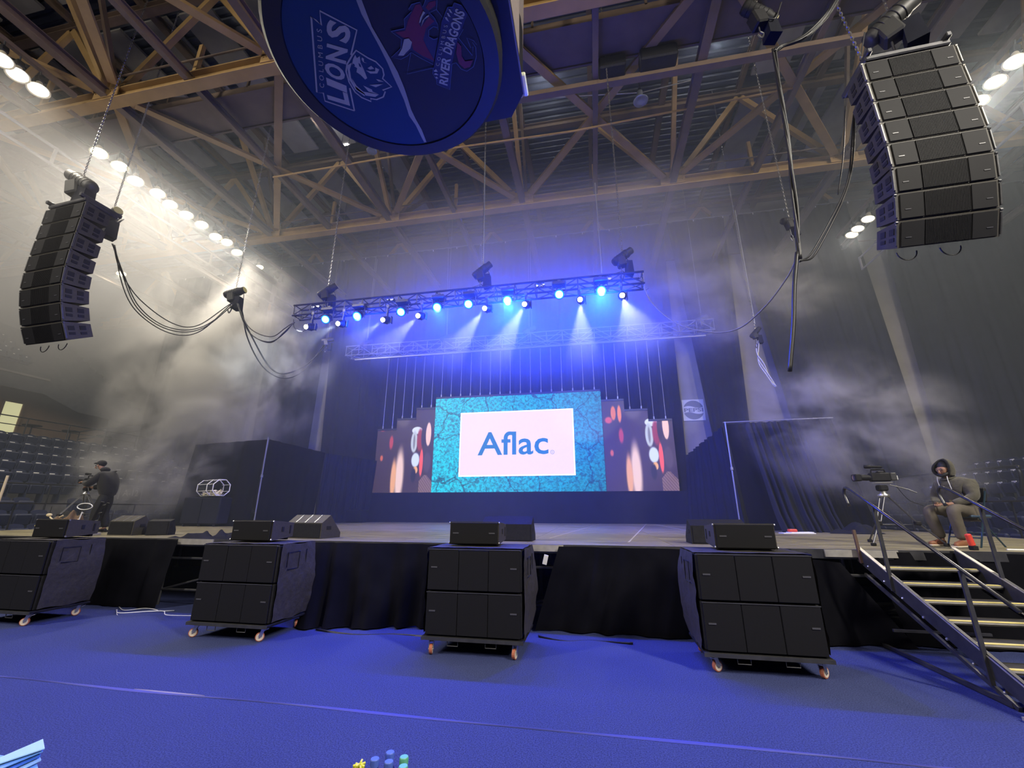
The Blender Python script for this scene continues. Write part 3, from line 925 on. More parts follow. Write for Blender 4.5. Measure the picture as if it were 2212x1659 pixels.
def drape(name, label, cat, tl, tr, br, bl, folds, amp, m, group=None, nu=None, nv=14, parent=None, seed=0, gather=0.0, puddle=0.0):
    """hanging cloth between four corners, with pleats along its normal"""
    rnd = random.Random(seed + 11)
    tl, tr, br, bl = (Vector(v) for v in (tl, tr, br, bl))
    ex = (tr - tl).normalized()
    nrm = ex.cross(Vector((0, 0, 1))).normalized()
    ph = [rnd.uniform(0, 6.28) for _ in range(4)]

    def fn(u, v):
        p = (tl * (1 - u) + tr * u) * v + (bl * (1 - u) + br * u) * (1 - v)
        a = amp * (1.0 + gather * (1 - v))
        uu = u + 0.25 / max(folds, 1) * math.sin(2 * PI * u * folds * 0.37 + ph[1])
        w = math.sin(2 * PI * folds * uu + ph[0] + 0.6 * math.sin(3 * v + ph[2]))
        w = w * abs(w) ** -0.3 if abs(w) > 1e-3 else w
        w += 0.35 * math.sin(2 * PI * folds * 2.3 * u + ph[3] + v * 1.5)
        q = p + nrm * (a * w)
        if puddle and v < 0.15:
            q += nrm * (puddle * (0.15 - v) / 0.15)
        return q
    nu = nu or int(max(12, folds * 8))
    o = MB().grid(fn, nu, nv).build(name, m, parent, smooth=True)
    if parent is None:
        tag(o, label, cat, group)
    return o


# front skirt of the stage
F0 = SY0 - 0.10
drape('stage_skirt', 'black stage skirt between the second and third subwoofer stacks, corner pulled forward', 'skirt', (-5.15, F0, 1.205), (-1.05, F0, 1.205), (-1.3, F0 - 0.02, 0.02), (-4.7, F0 - 0.85, 0.02), 7, 0.035, M_DRAPE, 'black stage skirts', seed=3, gather=1.2)
drape('stage_skirt', 'black stage skirt right of the third subwoofer stack with a white tag', 'skirt', (-0.62, F0, 1.205), (2.0, F0, 1.19), (1.6, F0 - 0.22, 0.02), (-1.0, F0 - 0.2, 0.02), 4, 0.03, M_DRAPE, 'black stage skirts', seed=5, gather=1.0)
drape('stage_skirt', 'black stage skirt between the fourth subwoofer stack and the stairs', 'skirt', (2.0, F0, 1.19), (3.45, F0, 1.05), (4.1, F0 - 0.1, 0.02), (1.6, F0 - 0.2, 0.02), 3, 0.03, M_DRAPE, 'black stage skirts', seed=6, gather=1.0)
drape('stage_skirt', 'black stage skirt behind and right of the stairs', 'skirt', (3.9, F0 + 0.05, 1.20), (8.5, F0 + 0.05, 1.20), (8.5, F0, 0.02), (4.1, F0, 0.02), 7, 0.03, M_DRAPE, 'black stage skirts', seed=8)
drape('stage_skirt', 'black stage skirt left of the bunched cloth, behind the leftmost cart', 'skirt', (-15.8, F0, 1.205), (-8.05, F0, 1.205), (-8.15, F0 - 0.1, 0.02), (-15.8, F0, 0.02), 12, 0.03, M_DRAPE, 'black stage skirts', seed=9)
tag(MB().bbox((-0.829, 7.200, 1.013), (0.07, 0.012, 0.15), 0.004, ry=0.25).build('paper_tag', M_WHITE), 'small white paper tag hanging on the stage skirt', 'tag')


def crumple(name, label, cat, c, rx, ry, h, m, seed=0, n=26):
    rnd = random.Random(seed)
    ph = [rnd.uniform(0, 6.28) for _ in range(8)]

    def fn(u, v):
        a, r = 2 * PI * u, v
        x, y = rx * r * math.cos(a), ry * r * math.sin(a)
        x += 0.12 * rx * math.sin(5 * a + ph[0]) * r
        z = h * (1 - r ** 2) * (0.55 + 0.25 * math.sin(x * 9 + ph[1]) + 0.25 * math.sin(x * 17 + y * 12 + ph[2]) + 0.15 * math.sin(y * 31 + x * 23 + ph[3]))
        return (c[0] + x, c[1] + y, c[2] + 0.004 + max(0, z))
    o = MB().grid(fn, n * 2, n // 2).build(name, m, smooth=True)
    return tag(o, label, cat)


crumple('bunched_cloth', 'black cloth bunched up on the stage edge between the first two carts', 'cloth', (-7.55, 7.72, SZ), 1.05, 0.25, 0.16, M_DRAPEG, 2)
crumple('bunched_cloth', 'small dark heap of cloth on the stage under the right drape', 'cloth', (6.35, 12.4, SZ), 0.55, 0.3, 0.28, M_DRAPEG, 4)
crumple('bunched_cloth', 'low dark cloth tail lying at the foot of the right side drape', 'cloth', (3.9, 16.6, SZ), 0.5, 0.3, 0.1, M_DRAPEG, 5)

# ---------------------------------------------------------------- back drapes
CY = 20.2
ZT = 16.5
bd = 'black drapes along the end wall'
def bdr(lbl, xt0, xt1, xb1, xb0, seed, m=M_DRAPEG, zt=ZT):
    folds = max(3, int((xt1 - xt0) * 1.7))
    drape('tall_drape', lbl, 'drape', (xt0, CY, zt), (xt1, CY, zt), (xb1, CY, 0.1), (xb0, CY, 0.1), folds, 0.03, m, bd, seed=seed, nv=6)
bdr('tall back drape at the far left end, veiled by smoke', -26.5, -19.25, -19.45, -26.5, 21)
bdr('tall back drape left of the stage, between the first two pale wall strips', -18.85, -14.83, -15.15, -18.6, 22)
bdr('widest tall back drape, hanging behind the video screens', -14.80, 4.33, 4.12, -14.1, 23)
bdr('tall back drape right of the screens, between two pale strips', 4.55, 7.40, 6.85, 5.75, 24)
bdr('tall back drape behind the right camera tripod', 7.66, 13.10, 13.75, 9.3, 25)
bdr('tall back drape at the far right, behind the right line array', 14.25, 21.5, 21.5, 14.05, 26)
t = thing('drape_pipe', 'thin pale pipe along the top of the tall back drapes', 'pipe', (0, CY, ZT + 0.04))
MB().tube([(-26.5, 0, 0), (21.5, 0, 0)], 0.035, 6).build('pipe_run', M_TRUSSA, t)
for k in range(33):
    MB().box((-26 + 1.45 * k, -0.04, -0.10), (0.04, 0.02, 0.10)).build('tie_clip', M_WHITE, t)

# low drape under the screens
drape('screen_skirt', 'plain dark drape closing the gap below the video screens', 'drape', (-11.0, 19.02, 2.54), (4.0, 19.02, 2.54), (4.0, 18.95, SZ), (-11.0, 18.95, SZ), 9, 0.012, M_DRAPEG, seed=31, nv=8)

# masking booths of pipe and drape
M_PIPE = mat('drape_pole', (0.30, 0.31, 0.36), 0.35, 0.6)
def booth_pole(lb, p, h):
    t = thing('drape_stand', lb, 'stand', p)
    MB().cyl((0, 0, 0.02), (0, 0, h), 0.022, 8).build('pole', M_PIPE, t)
    MB().box((0, 0, 0.01), (0.4, 0.4, 0.02)).build('base_plate', M_STEELD, t)
    MB().bbox((0, 0, h * 0.55), (0.07, 0.07, 0.1), 0.01).build('clamp', M_TRUSSA, t)
bl = 'black masking drapes left of the screens'
drape('masking_drape', 'black masking drape facing the floor behind the glass raffle drum', 'drape', (-14.6, 13.2, 4.10), (-11.55, 13.2, 4.22), (-11.75, 13.15, SZ), (-14.9, 13.15, SZ), 4, 0.03, M_DRAPE, bl, seed=41)
drape('masking_drape', 'black masking drape running back from the corner pole left of the screens', 'drape', (-11.5, 13.2, 4.22), (-11.5, 16.6, 4.16), (-11.7, 16.6, SZ), (-11.55, 13.2, SZ), 4, 0.03, M_DRAPE, bl, seed=42)
drape('masking_drape', 'pleated charcoal masking drape just left of the left screen', 'drape', (-11.5, 16.62, 4.15), (-10.3, 18.9, 4.05), (-10.4, 18.9, SZ), (-11.6, 16.6, SZ), 8, 0.05, M_DRAPEG, bl, seed=43, gather=0.6)
booth_pole('corner pole of the left masking drapes', (-11.46, 13.1, SZ), 3.05)
br_ = 'black masking drapes right of the screens'
drape('masking_drape', 'pleated masking drape receding just right of the right screen', 'drape', (3.8, 18.3, 3.92), (4.1, 14.1, 4.33), (4.45, 14.3, SZ), (3.6, 18.1, SZ), 9, 0.05, M_DRAPEG, br_, seed=44, gather=0.6)
drape('masking_drape', 'flat black masking drape beside the corner pole right of the screens', 'drape', (4.16, 14.0, 4.36), (4.75, 14.0, 4.37), (5.2, 13.6, SZ), (4.4, 13.9, SZ), 1.2, 0.02, M_DRAPE, br_, seed=45)
drape('masking_drape', 'deeply pleated masking drape swept to the right in front of the smoke', 'drape', (4.72, 13.98, 4.38), (6.3, 14.0, 4.42), (6.5, 13.2, SZ), (4.75, 12.7, SZ), 7.5, 0.07, M_DRAPEG, br_, seed=46, gather=0.8, puddle=0.15)
drape('masking_drape', 'plain dark masking drape at the right end of the booth', 'drape', (6.3, 14.05, 4.42), (7.15, 14.0, 4.45), (7.5, 13.6, SZ), (6.4, 13.4, SZ), 3, 0.03, M_DRAPE, br_, seed=47)
booth_pole('corner pole of the right masking drapes', (4.13, 13.9, SZ), 3.2)
tag(MB().tube([(4.1, 14, 4.42), (7.2, 14, 4.45)], 0.02, 6).build('drape_pipe', M_PIPE), 'horizontal pipe along the top of the right masking drapes', 'pipe')
tag(MB().bbox((-10.9, 18.2, SZ + 0.28), (1.3, 0.7, 0.55), 0.03).build('road_case', M_DRAPEG), 'low black covered case at the foot of the left screen', 'case')

# ---------------------------------------------------------------- video screens
SY = 19.1


def picture_mat(name, strength=1.0):
    m = bpy.data.materials.new(name)
    m.use_nodes = True
    nt = m.node_tree
    b = nt.nodes['Principled BSDF']
    a = nt.nodes.new('ShaderNodeVertexColor')
    a.layer_name = 'picture'
    b.inputs['Base Color'].default_value = (0.01, 0.01, 0.01, 1)
    b.inputs['Roughness'].default_value = 0.6
    nt.links.new(a.outputs['Color'], b.inputs['Emission Color'])
    b.inputs['Emission Strength'].default_value = strength
    return m


M_PIC = picture_mat('screen_picture', 1.35)
M_TEAL = bpy.data.materials.new('screen_teal_rock')
M_TEAL.use_nodes = True
nt = M_TEAL.node_tree
b = nt.nodes['Principled BSDF']
tc = nt.nodes.new('ShaderNodeTexCoord')
nz = nt.nodes.new('ShaderNodeTexNoise'); nz.inputs['Scale'].default_value = 8.5; nz.inputs['Detail'].default_value = 6; nz.inputs['Distortion'].default_value = 0.8
vz = nt.nodes.new('ShaderNodeTexVoronoi'); vz.feature = 'DISTANCE_TO_EDGE'; vz.inputs['Scale'].default_value = 0.55
nw = nt.nodes.new('ShaderNodeTexNoise'); nw.inputs['Scale'].default_value = 1.8; nw.inputs['Detail'].default_value = 4
add = nt.nodes.new('ShaderNodeMixRGB'); add.blend_type = 'ADD'; add.inputs[0].default_value = 0.6
r1 = nt.nodes.new('ShaderNodeValToRGB')
r1.color_ramp.elements[0].position = 0.36; r1.color_ramp.elements[0].color = (0.0, 0.14, 0.22, 1)
r1.color_ramp.elements[1].position = 0.60; r1.color_ramp.elements[1].color = (0.0, 0.50, 0.62, 1)
r2 = nt.nodes.new('ShaderNodeValToRGB')
r2.color_ramp.elements[0].position = 0.004; r2.color_ramp.elements[0].color = (0.25, 0.25, 0.3, 1)
r2.color_ramp.elements[1].position = 0.02; r2.color_ramp.elements[1].color = (1, 1, 1, 1)
mul = nt.nodes.new('ShaderNodeMixRGB'); mul.blend_type = 'MULTIPLY'; mul.inputs[0].default_value = 1
sep = nt.nodes.new('ShaderNodeSeparateXYZ')
rg = nt.nodes.new('ShaderNodeMapRange')
rg.inputs[1].default_value = -7.5; rg.inputs[2].default_value = 0.5; rg.inputs[3].default_value = 1.7; rg.inputs[4].default_value = 0.65
mul2 = nt.nodes.new('ShaderNodeVectorMath'); mul2.operation = 'SCALE'
Lk = nt.links.new
Lk(tc.outputs['Object'], nz.inputs['Vector']); Lk(tc.outputs['Object'], nw.inputs['Vector'])
Lk(tc.outputs['Object'], add.inputs[1]); Lk(nw.outputs['Color'], add.inputs[2]); Lk(add.outputs[0], vz.inputs['Vector'])
Lk(nz.outputs['Fac'], r1.inputs['Fac']); Lk(vz.outputs['Distance'], r2.inputs['Fac'])
Lk(r1.outputs['Color'], mul.inputs[1]); Lk(r2.outputs['Color'], mul.inputs[2])
Lk(tc.outputs['Object'], sep.inputs[0]); Lk(sep.outputs[0], rg.inputs[0])
Lk(mul.outputs[0], mul2.inputs[0]); Lk(rg.outputs[0], mul2.inputs[3])
Lk(mul2.outputs[0], b.inputs['Emission Color'])
b.inputs['Emission Strength'].default_value = 1.0
b.inputs['Base Color'].default_value = (0.01, 0.01, 0.01, 1)
M_CARD = mat('screen_pale_pink', (0.02, 0.02, 0.02), 0.6, emit=(0.80, 0.64, 0.77), estr=1.3)
M_CARDW = mat('screen_card_edge', (0.02, 0.02, 0.02), 0.6, emit=(1.0, 0.84, 0.98), estr=1.4)
M_LOGO = mat('screen_logo_blue', (0.02, 0.02, 0.02), 0.6, emit=(0.0, 0.20, 0.50), estr=1.0)
M_SCRN = mat('screen_housing', (0.012, 0.012, 0.02), 0.5)


def srgb(r, g, b):
    return tuple(((c / 255) / 12.92 if c / 255 < 0.04045 else ((c / 255 + 0.055) / 1.055) ** 2.4) for c in (r, g, b))


def led_screen(label, cols, z0, face):
    """cols = list of (x0, x1, ztop) cabinet columns"""
    xm = (cols[0][0] + cols[-1][1]) / 2
    t = thing('video_screen', label, 'screen', (0, SY, 0))
    for x0, x1, zt in cols:
        n = int(round((x1 - x0) / 0.5))
        for k in range(n):
            xa = x0 + 0.5 * k
            MB().box((xa + 0.25, 0.09, (z0 + zt) / 2), (0.494, 0.10, zt - z0)).build('cabinet', M_SCRN, t)
        MB().box(((x0 + x1) / 2, 0.05, zt + 0.045), (x1 - x0, 0.12, 0.09)).build('hanging_bar', M_SCRN, t)
    face(t)
    return t


def face_centre(t):
    MB().box((-3.49, 0.02, 4.80), (8.02, 0.03, 4.5)).build('picture_backdrop', M_TEAL, t)
    MB().box((-3.48, -0.005, 4.765), (5.42, 0.012, 3.04)).build('card_border', M_CARDW, t)
    MB().box((-3.48, -0.012, 4.765), (5.30, 0.012, 2.92)).build('card', M_CARD, t)
    m = MB()
    vs, fs, w, h = text_mesh('Aflac', bold=0.012)
    sc = 3.33 / w
    sy_ = 1.10 / h
    m.add([(x * sc - 3.62, -0.022, y * sy_ + 4.75) for x, y in vs], fs)
    vs, fs, w, h = text_mesh('R')
    m.add([(x * 0.10 - 1.78, -0.022, y * 0.10 + 4.29) for x, y in vs], fs)
    r = [(-1.78 + q * math.cos(2 * PI * k / 20), -0.022, 4.29 + q * math.sin(2 * PI * k / 20)) for q in (0.075, 0.09) for k in range(20)]
    m.add(r, [(k, (k + 1) % 20, 20 + (k + 1) % 20, 20 + k) for k in range(20)])
    m.build('logo_lettering', M_LOGO, t)


blobs = [  # u, v (0..1 from the bottom), radius u, radius v, colour, edge softness
    (0.05, 0.5, 0.5, 0.8, (52, 38, 44), 0.8), (0.45, 0.9, 0.16, 0.15, (84, 74, 72), 0.5),
    (0.165, 0.86, 0.045, 0.10, (205, 112, 44), 0.35), (0.255, 0.85, 0.035, 0.12, (214, 120, 48), 0.35), (0.09, 0.78, 0.07, 0.05, (190, 78, 60), 0.5),
    (0.26, 0.60, 0.045, 0.11, (168, 62, 66), 0.5), (0.11, 0.41, 0.035, 0.05, (186, 90, 62), 0.6),
    (0.70, 0.74, 0.10, 0.05, (200, 208, 226), 0.2), (0.66, 0.60, 0.065, 0.15, (176, 184, 196), 0.25), (0.66, 0.60, 0.022, 0.11, (120, 122, 130), 0.4),
    (0.70, 0.38, 0.08, 0.10, (196, 208, 236), 0.3), (0.76, 0.62, 0.065, 0.17, (140, 48, 48), 0.4), (0.81, 0.66, 0.04, 0.16, (46, 34, 36), 0.4),
    (0.80, 0.35, 0.035, 0.19, (232, 88, 78), 0.3), (0.71, 0.26, 0.045, 0.05, (226, 168, 110), 0.3),
    (0.90, 0.69, 0.05, 0.16, (228, 188, 180), 0.2), (0.68, 0.20, 0.05, 0.10, (28, 26, 30), 0.4),
    (0.90, 0.35, 0.07, 0.14, (74, 60, 66), 0.3),
    (0.44, 0.20, 0.10, 0.42, (222, 190, 184), 0.55), (0.34, 0.16, 0.06, 0.30, (216, 158, 116), 0.5),
]


def side_face(x0, tops, z0, dirn):
    """blurred backstage photograph carried by a stepped three-column screen"""
    def fn(t):
        nx, nz = 150, 200
        W_, H_ = 3.0, 4.0
        dx, dz = W_ / nx, H_ / nz
        vs, fs, cols = [], [], []
        for j in range(nz):
            for i in range(nx):
                x, z = i * dx, j * dz
                top = tops[min(2, int((x + dx / 2) // 1.0))]
                if z + dz / 2 > top - z0:
                    continue
                n = len(vs)
                vs += [(x0 + x, 0.03, z0 + z), (x0 + x + dx, 0.03, z0 + z), (x0 + x + dx, 0.03, z0 + z + dz), (x0 + x, 0.03, z0 + z + dz)]
                fs.append((n, n + 1, n + 2, n + 3))
                u, v = (x + dx / 2) / W_, (z + dz / 2) / H_
                c = [58.0, 44.0, 50.0]
                if v < 0.20 and u > 0.78 and v < 0.20 - abs(u - 0.88) * 0.9 + 0.02:
                    s_ = 16 * math.sin((u + v) * 160)
                    c = [112 + s_, 88 + s_, 88 + s_]
                for bu, bv, ru, rv, bc, so in blobs:
                    d = math.hypot((u - bu) / ru, (v - bv) / rv)
                    a = max(0.0, min(1.0, (1 - d) / so + 0.0))
                    a = a * a * (3 - 2 * a)
                    if bu == 0.05:
                        a *= 0.4
                    c = [c[q] * (1 - a) + bc[q] * a for q in range(3)]
                cols.append(c)
        me = bpy.data.meshes.new('picture')
        me.from_pydata(vs, [], fs)
        at = me.color_attributes.new('picture', 'FLOAT_COLOR', 'CORNER')
        buf = []
        for c in cols:
            l = srgb(*c)
            buf += [l[0], l[1], l[2], 1.0] * 4
        at.data.foreach_set('color', buf)
        me.materials.append(M_PIC)
        o = bpy.data.objects.new('picture', me)
        COL.objects.link(o)
        o.parent = t
    return fn


led_screen('large centre video screen showing a pale card with blue lettering on teal rock', [(-7.5 + k, -6.5 + k, 7.05) for k in range(8)], 2.55, face_centre)
led_screen('stepped video screen left of the centre screen showing a blurred backstage photograph', [(-10.5, -9.5, 5.55), (-9.5, -8.5, 6.05), (-8.5, -7.5, 6.55)], 2.55, side_face(-10.5, (5.55, 6.05, 6.55), 2.55, 1))
led_screen('stepped video screen right of the centre screen showing a blurred backstage photograph', [(0.53, 1.53, 6.55), (1.53, 2.53, 6.05), (2.53, 3.53, 5.55)], 2.55, side_face(0.53, (6.55, 6.05, 5.55), 2.55, -1))

# soft drink sign on the wall pier
t = thing('wall_sign', 'square pale soft drink sign on the wall, right of the screens', 'sign', (4.83, 20.66, 6.32))
MB().box((0, 0, 0), (0.98, 0.04, 1.02)).build('board', mat('sign_board_pale', (0.42, 0.43, 0.40), 0.6), t)
M_SGR = mat('sign_board_grey', (0.12, 0.13, 0.15), 0.6)
disc = [(0.46 * math.cos(2 * PI * k / 40), -0.026, 0.46 * math.sin(2 * PI * k / 40)) for k in range(40)]
MB().add(disc, [tuple(range(40))]).build('roundel', M_SGR, t)
band = [(-0.46 + 0.92 * k / 16, -0.032, 0.15 + 0.05 * math.sin(k / 16 * 2 * PI)) for k in range(17)] + [(0.46 - 0.92 * k / 16, -0.032, -0.15 + 0.05 * math.sin((1 - k / 16) * 2 * PI)) for k in range(17)]
MB().add(band, [tuple(range(34))]).build('band', mat('sign_board_pale', (0.42, 0.43, 0.40)), t)
m = MB()
vs, fs, w, h = text_mesh('PEPSI', bold=0.03)
m.add([(x * 0.86 / w, -0.038, y * 0.19 / h) for x, y in vs], fs)
m.build('lettering', M_SGR, t)

# ---------------------------------------------------------------- lighting trusses
def box_truss(name, label, x0, x1, y, z, s, m, bay, r=0.024, rb=0.013):
    """square truss along x; z is the lower chord, s the section"""
    t = thing(name, label, 'truss', (x0, y, z))
    L_ = x1 - x0
    for yy in (0, s):
        for zz in (0, s):
            MB().cyl((0, yy, zz), (L_, yy, zz), r, 8).build('chord', m, t)
    n = int(round(L_ / bay))
    b = L_ / n
    for k in range(n + 1):
        x = min(max(b * k, 0.03), L_ - 0.03)
        fr = MB()
        for p, q in (((x, 0, 0), (x, 0, s)), ((x, s, 0), (x, s, s)), ((x, 0, 0), (x, s, 0)), ((x, 0, s), (x, s, s))):
            fr.cyl(p, q, rb, 6)
        fr.build('frame', m, t)
    for k in range(n):
        xa, xb = b * k, b * (k + 1)
        if k % 2:
            xa, xb = xb, xa
        for yy in (0, s):
            MB().cyl((xa, yy, 0), (xb, yy, s), rb, 6, cap=False).build('brace', m, t)
        MB().cyl((xa, 0, 0), (xb, s, 0), rb, 6, cap=False).build('brace', m, t)
    return t


FT0, FT1, FTY, FTZ, FTS = -7.77, 1.40, 9.0, 6.80, 0.30
box_truss('lighting_truss', 'black front lighting truss carrying the blue and white lights', FT0, FT1, FTY, FTZ, FTS, M_TRUSSB, 0.51, 0.026, 0.014)
BT0, BT1 = -12.65, 5.77
bt = box_truss('screen_truss', 'long aluminium truss from which the video screens hang', BT0, BT1, 18.85, 9.62, 0.52, M_TRUSSA, 0.77, 0.03, 0.018)
tag(MB().box((-3.4, 19.1, 9.44), (17.6, 0.10, 0.05)).build('screen_header_bar', M_TRUSSA), 'flat bar below the screen truss that the hanging straps clip to', 'bar')

# straps from the truss down to every half-metre cabinet
smesh = {}
cnt = {}
tops = [(-10.5, 5.55), (-9.5, 6.05), (-8.5, 6.55)] + [(-7.5 + k, 7.05) for k in range(8)] + [(0.53, 6.55), (1.53, 6.05), (2.53, 5.55)]
for i, (x0, zt) in enumerate(tops):
    for k in range(2):
        x = x0 + 0.25 + 0.5 * k
        h = 9.40 - (zt + 0.09)
        if zt not in smesh:
            a = MB().cyl((0, 0, 0), (0, 0, h), 0.013, 5)
            c = MB().bbox((0, 0, 0.07), (0.06, 0.05, 0.13), 0.01)
            smesh[zt] = (a.mesh('strap', M_TRUSSA), c.mesh('shackle', M_TRUSSA))
        o = bpy.data.objects.new('hanging_strap', smesh[zt][0])
        COL.objects.link(o)
        o.location = (x, SY + 0.05, zt + 0.09)
        side = 'left' if x0 < -7.6 else ('centre' if x0 < 0.5 else 'right')
        cnt[side] = cnt.get(side, 0) + 1
        tag(o, 'thin metal strap above the %s video screen, %s from the left' % (side, ORD[cnt[side] - 1]), 'strap', 'hanging straps of the %s screen' % side)
        c = bpy.data.objects.new('shackle', smesh[zt][1])
        COL.objects.link(c)
        c.parent = o


# ---------------------------------------------------------------- chain hoists
def chain(mb, p0, p1, link=0.045, r=0.006, n=5):
    p0, p1 = Vector(p0), Vector(p1)
    d = (p1 - p0)
    L_ = d.length
    d.normalize()
    u = d.orthogonal().normalized()
    w = d.cross(u)
    k = int(L_ / link)
    for i in range(k):
        c = p0 + d * (link * (i + 0.5))
        q = u if i % 2 else w
        a, b = link * 0.72, link * 0.34
        pts = [c + d * (a * math.cos(t)) + q * (b * math.sin(t)) for t in (0, 1.05, 2.09, 3.14, 4.19, 5.24)]
        mb.tube(pts, r, 3, closed=True)
    return mb


def hoist(label, loc, scale=1.0, tilt=0.6, rz=0.0, ztop=18.55, hook=0.35, bag=True, chain_up=True, m=None, cap=None, top_xy=None):
    """motor: slanted round body, square gearbox below, chain bag, hook, chain to the roof"""
    m = m or M_BLACK
    s = scale
    t = thing('chain_hoist', label, 'hoist', loc, rz)
    c, sn = math.cos(tilt), math.sin(tilt)
    ax = Vector((c, 0, sn))
    MB().lathe([(0.0, -0.36 * s), (0.11 * s, -0.36 * s), (0.135 * s, -0.30 * s), (0.135 * s, 0.18 * s), (0.115 * s, 0.22 * s), (0.115 * s, 0.34 * s), (0.10 * s, 0.36 * s)], ax=ax, n=16).build('motor', m, t, smooth=True)
    MB().lathe([(0.0, 0.362 * s), (0.095 * s, 0.362 * s), (0.10 * s, 0.345 * s)], ax=ax, n=16).build('end_cap', cap or M_YELLOW, t)
    MB().bbox((-0.06 * s, 0, -0.20 * s), (0.26 * s, 0.26 * s, 0.34 * s), 0.03 * s, ry=-0.25).build('gearbox', m, t)
    for k in range(5):
        MB().lathe([(0.139 * s, 0), (0.145 * s, 0.008), (0.139 * s, 0.016)], o=ax * (-0.24 + 0.09 * k) * s, ax=ax, n=16).build('cooling_rib', m, t)
    if bag:
        MB().box((0.17 * s, 0.02, -0.42 * s), (0.24 * s, 0.26 * s, 0.46 * s), taper=0.8).build('chain_bag', M_DRAPEG, t)
        MB().tube([(0.05 * s, 0, -0.15 * s), (0.17 * s, 0.1 * s, -0.2 * s), (0.17 * s, 0.02, -0.22 * s)], 0.012 * s, 5).build('bag_strap', M_STEELD, t)
    h = MB()
    h.tube([(-0.07 * s, 0, -0.36 * s), (-0.07 * s, 0, -0.36 * s - hook * 0.5)], 0.016 * s, 6)
    h.tube(spline([(-0.07 * s, 0, -0.36 * s - hook * 0.5), (-0.01 * s, 0, -0.36 * s - hook * 0.65), (-0.07 * s, 0, -0.36 * s - hook), (-0.13 * s, 0, -0.36 * s - hook * 0.75)], 5), 0.02 * s, 6)
    h.build('hook', M_STEELD, t)
    MB().tube(spline([(0.0, 0.12 * s, -0.1 * s), (0.14 * s, 0.2 * s, 0.05), (0.24 * s, 0.1, -0.25 * s), (0.1 * s, 0.12 * s, -0.45 * s)], 6), 0.012 * s, 5).build('control_cable', M_CABLE, t)
    if chain_up:
        if top_xy:
            tx, ty = top_xy[0] - loc[0], top_xy[1] - loc[1]
        else:
            tx, ty = 0, 0
        R = Matrix.Rotation(-rz, 3, 'Z')
        e = R @ Vector((tx, ty, 0))
        chain(MB(), (0, 0, 0.1 * s), (e.x, e.y, ztop - loc[2]), link=0.06, r=0.009 if s > 0.9 else 0.007).build('chain', M_CHAIN, t)
    return t


for p, lb, rz in (((-6.915, 9.150, 7.545), 'black hoist above the left end of the front truss', 0.2), ((-2.529, 9.150, 7.675), 'black hoist above the middle of the front truss, lit end cap', 0.0),
                  ((0.973, 9.150, 7.652), 'black hoist above the right end of the front truss, bright end cap', 0.1)):
    hoist(lb, p, 0.78, 0.65, rz, cap=mat('cap_warm_white', (0.85, 0.70, 0.5), 0.4))
    x = p[0]
    tag(MB().tube([(x - 0.03, 9.15, p[2] - 0.4), (x - 0.28, 9.0, FTZ + FTS)], 0.012, 5).tube([(x - 0.03, 9.15, p[2] - 0.4), (x + 0.22, 9.3, FTZ + FTS)], 0.012, 5).build('truss_bridle', M_CABLE),
        'steel bridle joining the front truss to the hoist ' + lb.split('above the ')[1].split(' of')[0], 'sling')
for p, lb in (((-11.563, 19.000, 10.297), 'first hoist from the left above the screen truss'), ((-7.066, 19.000, 10.265), 'second hoist from the left above the screen truss'),
              ((-2.767, 19.000, 10.351), 'third hoist from the left above the screen truss'), ((5.284, 19.000, 10.221), 'rightmost hoist above the screen truss')):
    hoist('grey ' + lb, p, 1.0, 0.5, 0.4, m=M_STEELD, cap=M_STEELD, hook=0.2)
hoist('hoist hanging loose at the junction of the left cable loops', (-10.086, 9.300, 7.897), 0.85, 0.25, 0.1)
hoist('small hoist hanging in front of the right pale wall strip with a bright cap', (5.695, 14.500, 7.590), 0.62, 0.8, 0.0, cap=mat('cap_bright', (0.9, 0.9, 0.6), 0.4))
hoist('hoist on the long cable bundle below the roof, right of the screens', (5.163, 10.000, 8.703), 0.62, 0.1, 0.3)
hoist('hoist hanging beside the left pale wall strip', (-15.916, 17.000, 13.862), 0.8, 0.2, 0.3)
hoist('pale hoist by the far left end of the screen truss', (-12.823, 17.500, 9.965), 0.8, 0.2, 0.3, m=M_STEELD, cap=M_STEELD)


